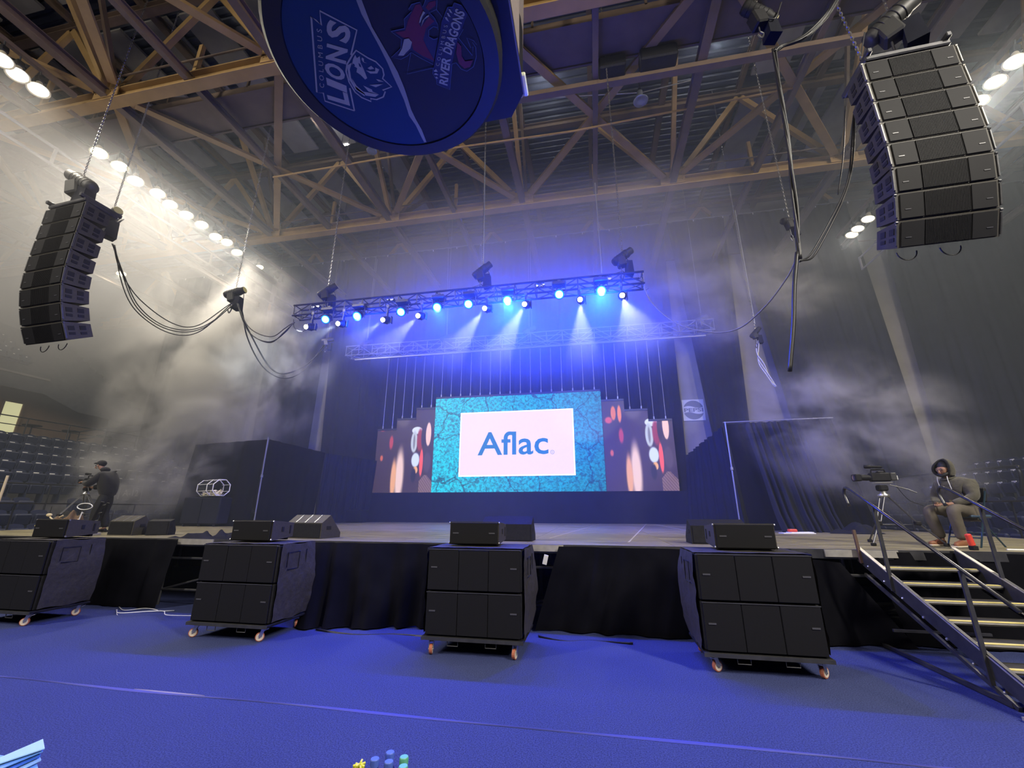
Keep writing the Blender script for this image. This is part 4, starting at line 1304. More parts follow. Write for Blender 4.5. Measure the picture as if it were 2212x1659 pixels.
# ---------------------------------------------------------------- line arrays
M_RIGLIT = mat('rigging_lit_tone', (0.25, 0.24, 0.22), 0.4, 0.5)
def line_array(label, fx0, fy, ztop, lean, toe, grp_side):
    """eight curved boxes; (fx0, fy) = lower front corner on the viewer's left, boxes built from the top down"""
    t = thing('line_array', label, 'loudspeaker', (fx0, fy, ztop), toe)
    W_, H_, D_ = 1.342, 0.440, 0.52
    y, z = 0.0, 0.0
    angs = [math.radians(a) for a in (1, 0, 0.5, 1.5, 5, 13, 17.5, 24)]
    fr = MB().bbox((W_ / 2, y + 0.34, 0.07), (1.25, 0.75, 0.10), 0.02)
    fr.bbox((0.1, y + 0.34, 0.15), (0.07, 0.9, 0.09), 0.01).bbox((W_ - 0.1, y + 0.34, 0.15), (0.07, 0.9, 0.09), 0.01)
    fr.build('flying_frame', M_STEELD, t)
    for k, a in enumerate(angs):
        # local frame of the box: top front edge at (0,y,z), tilted by a (positive = looks down)
        c, s = math.cos(a), math.sin(a)
        T = Matrix(((1, 0, 0, 0), (0, c, -s, y), (0, s, c, z), (0, 0, 0, 1)))
        cab = MB().xf(T)
        hb = 0.145     # the rear is lower than the front: trapezoid side
        prof = [(0, 0), (0, -H_ + 0.015), (D_, -H_ + 0.075), (D_, -0.06)]
        vs = [(0.0, p[0], p[1]) for p in prof] + [(W_, p[0], p[1]) for p in prof]
        cab.add(vs, [(0, 1, 2, 3), (7, 6, 5, 4), (0, 4, 5, 1), (1, 5, 6, 2), (2, 6, 7, 3), (3, 7, 4, 0)])
        co = cab.build('speaker_box', M_CAB, t)
        for xx in (0.20, W_ - 0.20):
            MB().xf(T).bbox((xx, -0.012, -H_ / 2), (0.32, 0.02, H_ - 0.05), 0.006).build('side_grille', M_GRILLE, co)
        g = MB().xf(T)
        g.bbox((W_ / 2, -0.008, -H_ / 2), (0.60, 0.02, H_ - 0.05), 0.006)
        for q in range(30):
            g.box((W_ / 2 - 0.29 + 0.02 * q, -0.021, -H_ / 2), (0.006, 0.006, H_ - 0.07))
        g.build('centre_grille', M_GRILLE, co)
        for sx in (0.0, W_):
            e = -0.004 if sx == 0 else 0.004
            for yy in (0.13, 0.35):
                MB().xf(T).box((sx + e, yy, -0.15), (0.012, 0.12, 0.10)).build('side_port', M_CABD, co)
                MB().xf(T).box((sx + e, yy, -0.275), (0.012, 0.12, 0.06)).build('side_port', M_CABD, co)
        for sx in (-0.012, W_ + 0.012):
            r_ = MB().xf(T)
            r_.bbox((sx, 0.0, -H_ / 2), (0.022, 0.04, H_ - 0.10), 0.005)
            r_.cyl((sx - 0.015, 0.005, -0.02), (sx + 0.015, 0.005, -0.02), 0.022, 8)
            r_.cyl((sx - 0.015, 0.005, -0.06), (sx + 0.015, 0.005, -0.06), 0.014, 8)
            r_.build('rigging_bar', M_RIGLIT if (k < 4 and grp_side == 'right') else M_STEELD, co)  # upper bars on the right array paler: light on them put into the colour
        for xx in (0.14, W_ - 0.14):
            MB().xf(T).box((xx, -0.026, -H_ * 0.62), (0.08, 0.006, 0.014)).build('name_badge', mat('badge_grey', (0.07, 0.07, 0.08), 0.4), co)
        y += s * H_
        z -= c * H_
    for xx, rr in ((0.25, 0.14), (0.85, 0.14)):
        MB().tube([(xx + rr * math.cos(q / 10 * PI) * 1.0, y + 0.2, z + 0.05 - rr * 1.1 * math.sin(q / 10 * PI)) for q in range(11)], 0.009, 5).build('cable_loop', M_CABLE, t)
    return t


line_array('large curved line array of eight black boxes hanging at the upper right', 5.0, 6.45, 9.27, 0.0, -0.045, 'right')
line_array('curved line array of eight black boxes hanging at the left in the haze', -13.04, 6.42, 8.92, 0.0, -0.06, 'left')
hoist('big black hoist directly above the right line array, top edge of the photo', (6.036, 6.900, 10.719), 1.25, 0.5, -0.5, hook=0.8, m=mat('hoist_black', (0.03, 0.03, 0.03), 0.5))
hoist('yellow capped hoist above the left line array', (-12.787, 6.700, 10.013), 1.25, PI - 0.55, 0.15, hook=0.35, m=mat('hoist_black', (0.03, 0.03, 0.03)), cap=M_YELLOW)
hoist('second hoist with a chain bag behind the left line array', (-12.899, 7.600, 9.608), 1.1, 0.25, -0.3, hook=0.2, m=mat('hoist_black', (0.03, 0.03, 0.03)))
hoist('hoist at the top edge left of the right line array, wrapped in cables', (3.576, 6.400, 10.856), 0.95, -0.6, 0.2, hook=0.3)
tag(chain(MB(), (5.132, 6.600, 9.521), (4.936, 6.500, 10.913), 0.06, 0.010).build('chain', M_CHAIN), 'bright slack chain at the left corner of the right line array', 'chain')
tag(MB().cyl((5.104, 6.600, 9.528), (5.314, 6.600, 10.166), 0.012, 6).build('steel_sling', M_STEELD), 'thin black sling at the left corner of the right line array', 'sling')


# ---------------------------------------------------------------- cables
def cable(label, pts, r=0.016, strands=1, spread=0.03, m=None, name='cable_loop', cat='cable', n=9):
    rnd = random.Random(len(label))
    P = spline(pts, n)
    if strands == 1:
        o = MB().tube(P, r, 6).build(name, m or M_CABLE, smooth=True)
        return tag(o, label, cat)
    t = thing('cable_bundle', label, cat, tuple(P[0]))
    for k in range(strands):
        ph = rnd.uniform(0, 6.28)
        sg = rnd.uniform(-1, 1)
        Q = []
        for i, p in enumerate(P):
            f = i / (len(P) - 1)
            a = ph + f * 9
            sag = spread * 3.0 * math.sin(PI * f) * sg
            Q.append(p - P[0] + Vector((math.cos(a) * spread * 0.6, math.sin(a) * spread * 0.6, sag)))
        MB().tube(Q, r, 5).build('strand', m or M_CABLE, t, smooth=True)
    return t


cable('bundle of black cables sagging from the left array hoist to the next hoist', [(-12.207, 7.400, 8.505), (-11.926, 7.600, 7.730), (-11.620, 8.000, 6.961), (-10.976, 8.400, 6.443), (-10.479, 8.800, 6.579), (-9.947, 9.200, 7.484)], 0.014, 4, 0.07)
cable('black cables sagging from the loose hoist to the left end of the front truss', [(-9.821, 9.200, 7.472), (-9.114, 9.100, 6.501), (-8.468, 9.100, 6.175), (-7.925, 9.000, 6.360), (-7.655, 9.000, 6.580)], 0.013, 3, 0.04)
cable('long faint cable loop sagging behind the left end of the front truss', [(-9.985, 9.400, 7.515), (-11.054, 11.000, 7.239), (-11.959, 13.000, 6.820), (-12.373, 14.500, 6.937), (-12.665, 16.000, 7.967), (-12.876, 17.500, 9.793)], 0.022, 3, 0.10)
cable('cable hanging off the left end of the front truss', [(-7.715, 9.000, 6.681), (-7.644, 9.000, 6.430), (-7.429, 9.000, 6.305), (-7.271, 9.000, 6.346)], 0.010)
cable('thick cable bundle swinging across the top right of the photo', [(4.890, 6.300, 10.782), (4.530, 6.300, 10.290), (4.160, 6.350, 10.003), (3.823, 6.400, 9.935), (3.667, 6.400, 9.837)], 0.022, 4, 0.03)
cable('loop of cable beside the upper right hoist', [(3.615, 6.300, 10.809), (3.642, 6.300, 10.579), (3.770, 6.300, 10.541), (3.931, 6.300, 10.899)], 0.012)
cable('thick black cable bundle dropping in front of the right drapes', [(3.680, 6.400, 9.915), (3.623, 6.400, 8.968), (3.586, 6.450, 7.981), (3.533, 6.500, 7.060), (3.459, 6.500, 6.247), (3.373, 6.500, 5.569)], 0.020, 5, 0.035)
cable('single thick black cable hanging below the bundle toward the stage', [(3.362, 6.500, 5.697), (3.217, 6.500, 5.094), (3.096, 6.500, 4.477), (2.917, 6.500, 3.735)], 0.030)
cable('black cables looping from the bundle up behind the right line array', [(3.346, 6.500, 5.531), (3.658, 6.600, 5.701), (4.089, 6.700, 6.309), (4.550, 6.900, 7.150), (4.993, 7.100, 8.285), (5.260, 7.200, 9.060)], 0.014, 3, 0.05)
cable('thin cable rising at the left edge of the right line array', [(5.163, 7.300, 9.257), (4.847, 7.200, 8.095), (4.452, 7.000, 7.059)], 0.009)
cable('long cable loop from the right end of the front truss up to the cable bundle', [(1.345, 9.100, 6.999), (1.481, 9.000, 6.330), (1.859, 8.700, 5.640), (2.292, 8.200, 5.161), (2.709, 7.700, 4.946), (3.027, 7.200, 5.106), (3.286, 6.800, 5.425), (3.348, 6.500, 5.614)], 0.012, m=mat('grey_cable', (0.18, 0.18, 0.22), 0.5))
cable('short cable end curling off the right end of the front truss', [(1.301, 9.200, 7.250), (1.344, 9.200, 6.996), (1.427, 9.200, 6.741), (1.513, 9.200, 6.769)], 0.009, m=mat('grey_cable', (0.18, 0.18, 0.22)))
cable('frayed pale cable tails hanging below the small right hoist', [(5.723, 14.500, 7.298), (5.647, 14.500, 6.717), (5.752, 14.500, 6.300), (5.892, 14.500, 5.857), (6.037, 14.500, 5.643)], 0.018, 3, 0.05, m=mat('pale_cable', (0.5, 0.48, 0.36), 0.5))
for p, q, lb in (((-7.261, 18.900, 17.895), (-7.038, 18.900, 10.427), 'pale hanging chain behind the front truss, left of centre'),
                 ((-2.673, 18.900, 17.656), (-2.611, 18.900, 10.494), 'bright hanging chain behind the front truss at the centre'),
                 ((0.502, 10.500, 11.119), (0.523, 10.500, 8.061), 'pale hanging chain ending on the right half of the front truss'),
                 ((5.255, 18.900, 15.518), (5.275, 18.900, 10.503), 'thin chain running down to the rightmost screen truss hoist'),
                 ((5.750, 14.500, 12.543), (5.728, 14.500, 7.898), 'thin chain running down to the small hoist by the right wall strip'),
                 ((-11.410, 18.900, 15.390), (-11.456, 18.900, 10.568), 'faint chain running down to the leftmost screen truss hoist'),
                 ((-2.532, 9.150, 11.464), (-2.508, 9.150, 7.863), 'thin dark chain running down to the middle hoist of the front truss')):
    tag(MB().tube([p, q], 0.014, 5).build('hanging_chain', M_TRUSSA), lb, 'chain')

# ---------------------------------------------------------------- stage lights
M_BLUEON = mat('blue_led_lit', (0, 0, 0), 0.5, emit=(0.35, 0.85, 1.0), estr=7.0)
M_BLUERING = mat('blue_led_ring', (0, 0, 0), 0.5, emit=(0.0, 0.20, 1.0), estr=3.0)
M_WHITEON = mat('spot_lens_lit', (0, 0, 0), 0.5, emit=(1.0, 0.95, 0.88), estr=14.0)


def orient(o, d):
    o.rotation_euler = Vector(d).to_track_quat('-Z', 'Y').to_euler()


BL = [(-6.636, 8.850, 6.515), (-5.743, 8.850, 6.527), (-4.537, 8.850, 6.533), (-3.584, 8.850, 6.572), (-2.776, 8.850, 6.582), (-1.808, 8.850, 6.587), (-0.566, 8.850, 6.622), (0.403, 8.850, 6.618)]
cols8 = 'first second third fourth fifth sixth seventh eighth ninth'.split()
for i, p in enumerate(BL):
    t = thing('wash_light', 'blue wash light on the front truss, %s blue light from the left' % cols8[i], 'stage light', p, 0, 'blue wash lights on the front truss')
    d = Vector((0.25 * (-p[0]) * 0.12, -1.0, -0.72)).normalized()
    # head parts are built along the aim direction
    q = -d
    MB().lathe([(0.0, 0.30), (0.07, 0.30), (0.10, 0.22), (0.115, 0.05), (0.12, 0.0), (0.11, 0.0)], ax=q, n=18).build('lamp_head', M_TRUSSB, t, smooth=True)
    MB().lathe([(0.0, -0.004), (0.085, -0.004)], ax=q, n=18).build('led_face', M_BLUEON, t)
    MB().lathe([(0.086, -0.003), (0.108, -0.002)], ax=q, n=18).build('led_ring', M_BLUERING, t)
    c = q * 0.14
    MB().tube([(c.x - 0.15, c.y, c.z - 0.08), (c.x - 0.15, c.y, c.z + 0.21), (c.x + 0.15, c.y, c.z + 0.21), (c.x + 0.15, c.y, c.z - 0.08)], 0.014, 6).build('yoke', M_TRUSSB, t)
    MB().bbox((c.x, c.y, c.z + 0.24), (0.34, 0.22, 0.10), 0.02).build('base', M_TRUSSB, t)
    MB().bbox((c.x, c.y + 0.02, c.z + 0.32), (0.08, 0.06, 0.10), 0.01).build('clamp', M_STEELD, t)
    k_ = 0.6 if i < 4 else 1.4
    light('wash_beam', 'SPOT', Vector(p) + d * 0.10, WASH_W * k_, (0.02, 0.06, 1.0), 0.08, aim=Vector(p) + d * 1.0, spot=120, blend=0.8)
    if i % 2 == 0:
        continue
    light('added_blue_spill', 'POINT', Vector(p) + d * 0.14, WASH_W * 0.5 * k_, (0.004, 0.04, 1.0), 0.08)  # extra lamp added so the haze round the truss glows blue
    light('added_blue_backlight', 'SPOT', Vector(p) + Vector((0, 0.0, -0.16)), WASH_W * 8.0 * k_, (0.004, 0.045, 1.0), 0.08, aim=Vector(p) + Vector((0, 1, -0.02)), spot=178, blend=1.0)  # added lamp behind the forward-facing heads, tints haze and drapes upstage

WL = [((-7.135, 8.800, 6.325), (-11.498, 12.000, 7.334)), ((-6.222, 8.800, 6.338), (-10.687, 12.000, 7.012)), ((-4.981, 8.800, 6.333), (-9.725, 13.000, 6.862)), ((-4.047, 8.800, 6.363), (-7.853, 13.000, 6.742)),
      ((-2.352, 8.800, 6.405), (-4.953, 13.000, 6.555)), ((-1.385, 8.800, 6.422), (-3.634, 14.000, 6.458)), ((-0.090, 8.800, 6.415), (-0.123, 14.000, 6.418)), ((0.853, 8.800, 6.427), (1.935, 14.000, 6.958))]
for i, (p, q_) in enumerate(WL):
    t = thing('spot_light', 'small white profile light below the front truss, %s white light from the left' % cols8[i], 'stage light', p, 0, 'white profile lights on the front truss')
    d = (Vector(q_) - Vector(p)).normalized()
    q = -d
    face = Vector((0.1 * (1 if p[0] < -3 else -1), -1, -0.45)).normalized()
    MB().lathe([(0.0, 0.42), (0.08, 0.42), (0.10, 0.34), (0.10, 0.16), (0.07, 0.12), (0.07, 0.0), (0.062, 0.0)], ax=-face, n=16).build('lamp_body', M_TRUSSB, t, smooth=True)
    MB().lathe([(0.0, -0.004), (0.058, -0.004)], ax=-face, n=16).build('lens', M_WHITEON, t)
    MB().bbox((0, 0.2, 0.14), (0.03, 0.08, 0.32), 0.008).bbox((0.13, 0.2, 0.08), (0.02, 0.08, 0.2), 0.006).build('yoke', M_TRUSSB, t)
    MB().box((0, 0.2, (FTZ - p[2] + 0.25) / 2), (0.03, 0.04, max(0.1, FTZ - p[2] - 0.25))).build('drop_pipe', M_TRUSSB, t)
    MB().bbox((0, 0.2, FTZ - p[2]), (0.08, 0.06, 0.10), 0.01).build('clamp', M_STEELD, t)
    light('profile_beam', 'SPOT', Vector(p) + d * 0.12 + Vector((0, -0.05, -0.07)), SPOT_W * (2.6 if i < 2 else 1.5), (0.80, 0.90, 1.0), 0.03, aim=Vector(p) + d * 1.12 + Vector((0, -0.05, -0.07)), spot=(13, 15, 15, 17, 17, 19, 20, 26)[i], blend=0.35)
# pairs of small unlit fixtures inside the truss
for i, x in enumerate((-7.15, -5.0, -3.0, -1.05, 0.55)):
    t = thing('small_par_light', 'pair of small unlit lamps inside the front truss, %s pair from the left' % cols8[i], 'stage light', (x, 9.05, 7.05), 0, 'unlit lamp pairs in the front truss')
    for s in (-0.07, 0.07):
        b = MB().lathe([(0.0, 0.12), (0.045, 0.12), (0.055, 0.0), (0.05, 0.0)], o=(s, 0, 0), ax=(0, 1, 0.1), n=14).build('lamp_body', M_TRUSSB, t, smooth=True)
        MB().lathe([(0.0, 0.003), (0.05, 0.003)], o=(s, 0, 0), ax=(0, 1, 0.1), n=14).build('lens', M_GLASSB, b)
    MB().box((0, 0.06, 0.1), (0.2, 0.03, 0.03)).build('crossbar', M_STEELD, t)

# ---------------------------------------------------------------- seating bowl
def tier_mesh(sx, name):
    """stepped concrete under the seats; sx=-1 left, +1 right (mirrored about x=-3.4)"""
    def X(x):
        return x if sx < 0 else -6.8 - x
    pr = [(-16.3, 0.0), (-16.3, 0.55)]
    z = 0.55
    for k, x in enumerate((-17.15, -18.0, -18.9)):
        pr += [(x, z), (x, z + 0.40)]
        z += 0.40
    pr += [(-19.6, z), (-19.6, 1.95)]
    z = 1.95
    for k in range(6):
        x = -20.45 - 0.88 * k
        pr += [(x, z), (x, z + 0.44)]
        z += 0.44
    pr += [(-31.0, z), (-31.0, 0)]
    mb = MB()
    vs = [(X(x), 4.0, q) for x, q in pr] + [(X(x), 21.9, q) for x, q in pr]
    n = len(pr)
    mb.add(vs, [(i, i + 1, n + i + 1, n + i) for i in range(n - 1)] + [tuple(range(n)), tuple(range(2 * n - 1, n - 1, -1))])
    return struct(name, mb, M_TIER)


tier_mesh(-1, 'trim_6')
tier_mesh(1, 'trim_7')


def seat_meshes():
    b = MB()
    # back: rounded-top panel leaning back, faces +x
    pts = []
    for k in range(9):
        a = PI * k / 8
        pts.append((0.215 * math.cos(a) * (1 if True else 1), 0.36 + 0.07 * math.sin(a)))
    poly = [(-0.215, 0.0)] + [(-p[0], p[1]) for p in pts] + [(0.215, 0.0)]
    b.prism([(p[0], p[1]) for p in poly], (0.0, 0, 0.38), (0, 1, 0), (-0.16, 0, 1), (0.035, 0, 0))
    b.bbox((0.16, 0, 0.52), (0.10, 0.42, 0.34), 0.03, ry=0.18)          # pan tipped up
    b.box((0.06, 0.235, 0.30), (0.30, 0.03, 0.55)).box((0.06, 0.235, 0.60), (0.30, 0.045, 0.03))
    seat = b.mesh('arena_seat', M_SEAT)
    pl = MB().box((-0.002, 0, 0.70), (0.014, 0.16, 0.065)).mesh('number_plate', M_PLATE)
    return seat, pl


SEAT_ME, PLATE_ME = seat_meshes()


def seat(x, y, z, face, label, group, plate=True):
    o = bpy.data.objects.new('tip_up_chair', SEAT_ME)
    COL.objects.link(o)
    o.location = (x, y, z)
    o.rotation_euler = (0, 0, 0 if face > 0 else PI)
    tag(o, label, 'seat', group)
    if plate:
        p = bpy.data.objects.new('number_plate', PLATE_ME)
        COL.objects.link(p)
        p.parent = o


rw = 'first second third fourth fifth sixth'.split()
for k in range(6):
    x = -20.02 - 0.88 * k
    n0 = int(round((0.53 * -x) / 0.5))
    for j in range(n0, 41):
        seat(x, 0.5 * j + 0.08, 1.95 + 0.44 * k, 1, '%s seat from the stage end, blue with white plate, %s row above the left rail' % (ORD[40 - j], rw[k]), 'left stand seats, upper rows')
for k, (x, z) in enumerate(((-16.75, 0.55), (-17.6, 0.95), (-18.5, 1.35))):
    for j in range(18, 41):
        if 22 < j < 25 or 33 < j < 35:
            continue
        seat(x, 0.5 * j, z, 1, '%s seat from the stage end, round-backed blue, %s row below the left rail' % (ORD[40 - j], rw[k]), 'left stand seats, floor rows', False)
for k in range(3):
    x = 13.22 + 0.88 * k
    for j in range(30, 41):
        seat(x, 0.5 * j, 1.95 + 0.44 * k, -1, '%s seat from the stage end, blue with white plate, %s row above the right rail' % (ORD[40 - j], rw[k]), 'right stand seats, upper rows')
for k, (x, z) in enumerate(((9.95, 0.55), (10.8, 0.95), (11.7, 1.35))):
    for j in range(24, 41):
        seat(x, 0.5 * j, z, -1, '%s seat from the stage end, round-backed blue, %s row below the right rail' % (ORD[40 - j], rw[k]), 'right stand seats, floor rows', False)

# rails of the bowl
def guard(label, x, y0, y1, z, h, posts, mid=True, r=0.03):
    t = thing('guard_rail', label, 'railing', (x, 0, z))
    MB().tube([(0, y0, 0), (0, y0, h), (0, y1, h), (0, y1, 0)], r, 6).build('top_rail', M_RAIL, t)
    if mid:
        for q in (0.35, 0.68):
            MB().tube([(0, y0, h * q), (0, y1, h * q)], r * 0.7, 6).build('mid_rail', M_RAIL, t)
    n = posts
    for k in range(1, n):
        y = y0 + (y1 - y0) * k / n
        MB().cyl((0, y, 0), (0, y, h), r * 0.9, 6).build('post', M_RAIL, t)
    return t


guard('black guard rail in front of the left upper seat rows, with a section sign', -19.35, 4.5, 14.1, 1.75, 0.88, 5, False)
guard('black guard rail of the left seats right of the cameraman', -19.35, 14.7, 21.0, 1.75, 0.88, 4, False)
guard('low black rail along the left stage edge, behind the cameraman', -16.1, 7.8, 16.0, 1.22, 0.72, 5, False, 0.022)
guard('double guard rail on the concourse above the left seats', -25.6, 8.0, 21.0, 4.65, 1.15, 8)
MBt = thing('sloping_rail', 'sloping stair rail rising from the left concourse into the smoke', 'railing', (-26.2, 17.0, 4.65))
MB().tube([(0, 0, 0), (0, 0, 1.0), (0, 4.2, 2.4), (0, 4.2, 1.3)], 0.03, 6).build('top_rail', M_RAIL, MBt)
MB().tube([(0, 0, 0.6), (0, 4.2, 2.0)], 0.022, 6).build('mid_rail', M_RAIL, MBt)
# section sign
sp = Vector((-19.280, 14.924, 2.436))
t = thing('section_sign', 'small section sign reading A-12 on the left guard rail', 'sign', sp, PI / 2)
MB().box((0, 0.01, 0), (0.95, 0.03, 0.62)).build('plate', mat('sign_plate_dark', (0.05, 0.05, 0.055), 0.5), t)
m = MB()
vs, fs, w, h = text_mesh('A-12', bold=0.01)
m.add([(x * 0.62 / w, -0.012, y * 0.26 / h) for x, y in vs], fs)
m.build('lettering', mat('sign_text_pale', (0.5, 0.5, 0.47), 0.5), t)
m = MB()
for a, b_, c, d in ((0, 0.29, 0.9, 0.015), (0, -0.29, 0.9, 0.015), (0.45, 0, 0.015, 0.58), (-0.45, 0, 0.015, 0.58)):
    m.box((a, -0.01, b_), (c, 0.008, d))
m.build('border', mat('sign_text_pale', (0.5, 0.5, 0.47)), t)
# concourse and upper deck on the left
struct('trim_8', MB().box((-28.5, 12.5, 4.5), (6.6, 17, 0.3)), M_TIER)
struct('trim_9', MB().box((-31.2, 12.5, 6.6), (0.4, 18, 4.2)), M_BEIGE)
up = MB()
pr = [(-28.8, 7.7), (-28.8, 8.45), (-29.4, 8.45)]
z = 8.45
for k in range(11):
    x = -29.4 - 0.78 * k
    pr += [(x, z), (x, z + 0.5)]
    z += 0.5
pr += [(-38, z), (-38, 7.7)]
n = len(pr)
vs = [(x, 3.5, q) for x, q in pr] + [(x, 16.6, q) for x, q in pr] + [(x, 18.3, q - 0.62) for x, q in pr] + [(x, 22.0, q - 0.75) for x, q in pr]
up.add(vs, [(s * n + i, s * n + i + 1, (s + 1) * n + i + 1, (s + 1) * n + i) for s in range(3) for i in range(n)  if i < n - 1] + [tuple(range(n))])
struct('trim_10', up, M_TIER)
struct('trim_11', MB().box((-28.74, 10, 8.47), (0.1, 13.2, 0.1)), M_CONC)
s_ = MB()
for k in range(10):
    for j in range(24):
        y = 4.0 + 0.52 * j
        if j % 9 == 8:
            continue
        x = -29.85 - 0.78 * k
        zz = 8.95 + 0.5 * k
        s_.mat_i(0).bbox((x, y, zz + 0.55), (0.06, 0.44, 0.5), 0.02).box((x + 0.15, y, zz + 0.42), (0.25, 0.42, 0.06))
        s_.mat_i(1).box((x + 0.04, y, zz + 0.72), (0.012, 0.07, 0.035))
o = s_.build('upper_deck_seats', [M_SEAT, M_PLATE])
tag(o, 'rows of tiny dark seats with white number plates on the left upper deck', 'seats', None, 'stuff')
# lit doorway on the concourse
dm = (-30.950, 16.691, 6.985)
t = struct('door_1', MB().box((dm[0], dm[1], 6.15), (0.08, 0.75, 2.4)), mat('doorway_lit', (0.5, 0.48, 0.3), 0.8, emit=(0.75, 0.74, 0.42), estr=0.75))
struct('door_frame', MB().box((dm[0] + 0.05, dm[1] - 0.42, 6.15), (0.1, 0.1, 2.5)).box((dm[0] + 0.05, dm[1] + 0.42, 6.15), (0.1, 0.1, 2.5)).box((dm[0] + 0.05, dm[1], 7.4), (0.1, 0.9, 0.1)), M_BEIGE, t)
for k in range(5):
    y = 12.2 + 1.6 * k
    tt = thing('high_table', 'dark high table with stools on the left concourse, %s from the left' % rw[k], 'table', (-26.8, y, 4.65), 0, 'high tables on the left concourse')
    MB().cyl((0, 0, 1.02), (0, 0, 1.06), 0.35, 12).build('table_top', M_BLACK, tt)
    MB().cyl((0, 0, 0), (0, 0, 1.02), 0.03, 6).build('pedestal', M_BLACK, tt)
    MB().cyl((0, 0, 0), (0, 0, 0.03), 0.25, 10).build('foot', M_BLACK, tt)

# rails and frames at the right of the stage
t = thing('guard_rail', 'bent black tube rail behind the seated man at the right', 'railing', (0, 0, 0))
a = [(12.100, 20.396, 2.087), (12.100, 19.999, 2.967), (12.100, 19.692, 3.055), (12.100, 17.126, 3.039), (12.100, 15.024, 3.010), (12.100, 14.844, 2.913), (12.100, 14.870, 2.575), (12.100, 15.168, 1.681)]
MB().tube(spline(a, 5), 0.045, 8).build('bent_tube', M_RAIL, t, smooth=True)
MB().tube([(12.100, 20.432, 1.924), (12.100, 15.075, 1.937)], 0.03, 6).build('mid_rail', M_RAIL, t)
guard('low black rail along the right stage edge beyond the tripod', 8.75, 8.0, 19.0, 1.22, 0.75, 7, False, 0.022)

# ---------------------------------------------------------------- subwoofer stacks
def soft_box(mb, x0, x1, y0, y1, z0, z1, faces, seed, amp=0.02, nu=14, nv=12):
    rnd = random.Random(seed)
    ph = [rnd.uniform(0, 6.28) for _ in range(6)]

    def wr(a, b):
        return amp * (math.sin(a * 5 + ph[0] + 2 * b) * 0.5 + math.sin(b * 9 + a * 4 + ph[1]) * 0.35 + math.sin(a * 13 - b * 11 + ph[2]) * 0.3)
    if 'R' in faces:
        mb.grid(lambda u, v: (x1 + 0.01 + abs(wr(u * 2, v * 2)) + 0.07 * math.sin(v * PI) * u, y0 + (y1 - y0) * u, z0 + (z1 - z0) * v + 0.012 * math.sin(u * 9)), nu, nv)
    if 'L' in faces:
        mb.grid(lambda u, v: (x0 - 0.01 - abs(wr(u * 2, v * 2)) - 0.07 * math.sin(v * PI) * (1 - u), y1 + (y0 - y1) * u, z0 + (z1 - z0) * v), nu, nv)
    if 'B' in faces:
        mb.grid(lambda u, v: (x1 + (x0 - x1) * u, y1 + 0.01 + abs(wr(u, v)), z0 + (z1 - z0) * v), nu, nv)
    if 'T' in faces:
        mb.grid(lambda u, v: (x0 + (x1 - x0) * u, y0 + (y1 - y0) * v, z1 + 0.004 + 0.3 * abs(wr(u * 2, v))), nu, nv)
    return mb


def subwoofer(label, x, y, z, grp):
    t = thing('subwoofer', label, 'loudspeaker', (x, y, z), 0, grp)
    W_, D_, H_ = 1.285, 0.72, 0.525
    MB().bbox((0, D_ / 2 + 0.012, H_ / 2), (W_, D_ - 0.02, H_ - 0.006), 0.015).build('cabinet', M_BLACK, t)
    g = MB().bbox((0, 0.0, H_ / 2), (W_ - 0.44 * 2, 0.03, H_ - 0.03), 0.006)
    g.build('centre_grille', M_GRILLE, t)
    for s in (-1, 1):
        MB().bbox((s * (W_ / 2 - 0.225), -0.003, H_ / 2), (0.42, 0.03, H_ - 0.03), 0.006).build('side_grille', M_GRILLE, t)
        MB().box((s * (W_ / 2 - 0.10), -0.022, H_ * 0.56), (0.085, 0.006, 0.018)).build('name_badge', mat('badge_grey', (0.12, 0.12, 0.13)), t)
    MB().box((0, -0.016, H_ - 0.008), (W_ - 0.02, 0.012, 0.012)).build('edge_strip', M_STEELD, t)
    return t


def caster(p, rot, parent):
    R = Matrix.Translation(p) @ Matrix.Rotation(rot, 4, 'Z')
    f = MB().xf(R)
    f.bbox((0, 0, -0.005), (0.10, 0.09, 0.012), 0.003)
    for s in (-1, 1):
        f.beam((0, s * 0.028, -0.01), (0.03, s * 0.028, -0.11), 0.006, 0.045)
    f.build('fork', M_METAL, parent)
    w = MB().xf(R)
    w.mat_i(0).lathe([(0.0, -0.020), (0.046, -0.022), (0.048, 0.022), (0.0, 0.020)], o=(0.035, 0, -0.117), ax=(0, 1, 0), n=18)
    w.mat_i(1).lathe([(0.046, -0.021), (0.058, -0.018), (0.060, 0.0), (0.058, 0.018), (0.046, 0.021)], o=(0.035, 0, -0.117), ax=(0, 1, 0), n=18)
    w.mat_i(2).cyl(R.inverted() @ (R @ Vector((0.035, -0.034, -0.117))), (0.035, 0.034, -0.117), 0.012, 8)
    w.build('wheel', [M_WHEEL, M_TYRE, M_METAL], parent)
    b = MB().xf(R)
    b.bbox((-0.035, 0, -0.03), (0.07, 0.05, 0.014), 0.004, ry=0.35)
    b.build('brake_pedal', M_WHITE, parent)


